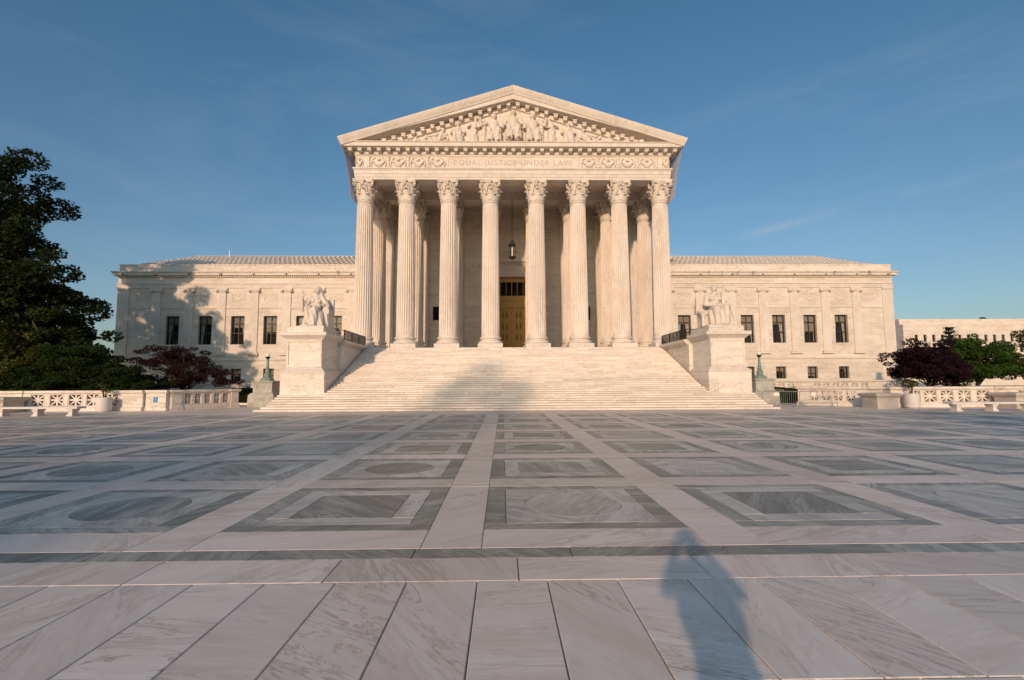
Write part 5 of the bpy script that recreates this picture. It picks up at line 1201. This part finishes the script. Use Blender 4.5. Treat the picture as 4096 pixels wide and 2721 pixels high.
# trees of the park across the street: only their shade reaches the picture
def shade_tree(label, x, y, h, r, me_cache={}):
    if 'm' not in me_cache:
        cl = joinc(crown_clumps((0, 0, 0.62), (0.36, 0.36, 0.36), 90, 0.09, -0.7, 0.4), crown_clumps((0, 0, 0.36), (0.46, 0.46, 0.2), 50, 0.09, -0.8, 0.4))
        me_cache['m'] = leaf_mesh('crown', clump_points(*cl, 9000, 0.7), 0.03, LEAF['green'], 0.4); q = MB(); branches(q, (0, 0, 0), 0.5, cl[0][:24], 0.02); me_cache['t'] = q.mesh('trunk', MT['bark'], True)
    t = thing('park_tree', label, 'tree', (x, y, 0), world=False)
    for nm in ('m', 't'): o = obj('crown' if nm == 'm' else 'trunk', me_cache[nm], t); o.scale = (r, r, h); o.rotation_euler = (0, 0, x)
for lb, x, y, h, r in (('tallest park tree across the street, its shadow crossing the plaza', -33.5, -75, 32.5, 18), ('narrow park tree across the street behind the photographer', 2.0, -46, 21.0, 11)): shade_tree(lb, x, y, h, r)

# ------------------------------------------------------------------ far office building
OY = 150.0
t = thing('office_building', 'long pale stone office block with narrow windows beyond the plum-leaved tree', 'building', (150, OY, 0))
def far_wall(nm, x0, x1, y0, z1, wins): 
    part(nm, wall_face(x0, x1, -0.05, z1, wins, y0, y0+0.8), MT['wall'], t, fix=False)
def far_windows(xs, zs, w, y0):
    for x in xs:
        for (za, zb) in zs:
            o = part('window', bars(MB(), x-w, x+w, za, zb, y0+0.35, y0+0.45, 0.07, (), ((za+zb)/2,)), MT['frame'], t); part('pane', MB().box(x-w+0.07, x+w-0.07, y0+0.39, y0+0.41, za+0.07, zb-0.07), MT['glass'], o)
rowsz = [(10.3, 12.6), (13.4, 15.6), (6.2, 8.4)]
xs1 = [126.0+2.72*i for i in range(15)]; far_wall('wall', 122.0, 168.0, OY, 18.9, [(x-0.5, x+0.5, a, b_) for x in xs1 for a, b_ in rowsz]); far_windows(xs1, rowsz, 0.5, OY)
xs2 = [172.5+2.9*i for i in range(8)]; far_wall('wall', 169.0, 196.0, OY-1.2, 18.9, [(x-0.55, x+0.55, a, b_) for x in xs2 for a, b_ in rowsz]); far_windows(xs2, rowsz, 0.55, OY-1.2)
part('recess', MB().box(168.0, 169.0, OY-0.4, OY+1, -0.05, 18.5), MT['wall'], t)
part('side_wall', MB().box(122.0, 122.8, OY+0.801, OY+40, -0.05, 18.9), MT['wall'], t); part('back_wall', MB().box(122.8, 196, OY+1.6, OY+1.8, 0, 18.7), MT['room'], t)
q = MB(); q.box(121.9, 163.0, OY+1.2, OY+38, 18.9, 20.6); q.box(164.5, 178, OY+0.6, OY+38, 18.9, 20.9); q.box(178.01, 196, OY+0.3, OY+38, 18.9, 21.6); part('attic', q, MT['wall'], t)
part('roof_vent', MB().ell((150, OY+3, 20.7), (1.0, 1.0, 0.7)), MT['dbronze'], t)

# ------------------------------------------------------------------ the photographer (stands beside the lens; casts the shadow)
q = MB(); V_ = lambda *p: Vector(p)
q.cap(V_(0,0,0.92), V_(0,0,1.2), 0.18, 0.19); q.cap(V_(-0.07,0,1.2), V_(-0.08,0.02,1.36), 0.17, 0.16); q.cap(V_(0.07,0,1.2), V_(0.08,0.02,1.36), 0.17, 0.16); q.cap(V_(-0.15,0,1.44), V_(0.15,0,1.44), 0.075); q.cap(V_(0,0.01,1.44), V_(0,0.03,1.58), 0.06); q.ell(V_(0,0.05,1.69), (0.078, 0.098, 0.118)); q.ell(V_(0,0.15,1.67), (0.015, 0.025, 0.02), 6, 5)
for sx in (-1, 1):
    q.cap(V_(0.1*sx,0,0.95), V_(0.13*sx,0.02,0.5), 0.10, 0.065); q.cap(V_(0.13*sx,0.02,0.5), V_(0.15*sx,-0.02,0.09), 0.06, 0.042); q.cap(V_(0.15*sx,-0.04,0.05), V_(0.17*sx,0.16,0.04), 0.042, 0.035)
    q.cap(V_(0.2*sx,0,1.42), V_(0.29*sx,0.10,1.30), 0.07, 0.06); q.cap(V_(0.29*sx,0.10,1.30), V_(0.11*sx,0.22,1.60), 0.055, 0.035); q.ell(V_(0.08*sx,0.25,1.64), (0.03, 0.045, 0.045)); q.ell(V_(0.08*sx,0.05,1.68), (0.01, 0.02, 0.03))
    for k in range(4): q.cap(V_(0.10*sx,0.27,1.68-0.02*k), V_(0.05*sx,0.30,1.69-0.02*k), 0.010)
    q.cap(V_(0.06*sx,0.24,1.62), V_(0.03*sx,0.25,1.66), 0.011)
pm = remesh(q, 0.014, MT['jeans'], 'body', None, 1); pt = thing('person', 'standing person in dark clothes raising both hands to take a picture', 'person', (-0.62, -0.35, 0.0), -SUN_AZ*0.5, world=False); obj('body', pm, pt)
q = MB(); q.ell(V_(0,0.035,1.73), (0.088, 0.105, 0.095)); part('hair', q, MT['bark'], pt)
q = MB(); q.cbox(-0.07, 0.07, 0.25, 0.32, 1.60, 1.70, 0.01); q.cap(V_(0,0.32,1.65), V_(0,0.38,1.65), 0.035); o = part('camera_body', q, MT['iron'], None); o.parent = None; o.location = pt.location; o.rotation_euler = pt.rotation_euler; o.name = 'hand_camera'; tag(o, 'black hand camera held up by the standing person', 'camera')
for o in bpy.data.objects:
    if 'world_parts' in o: del o['world_parts']
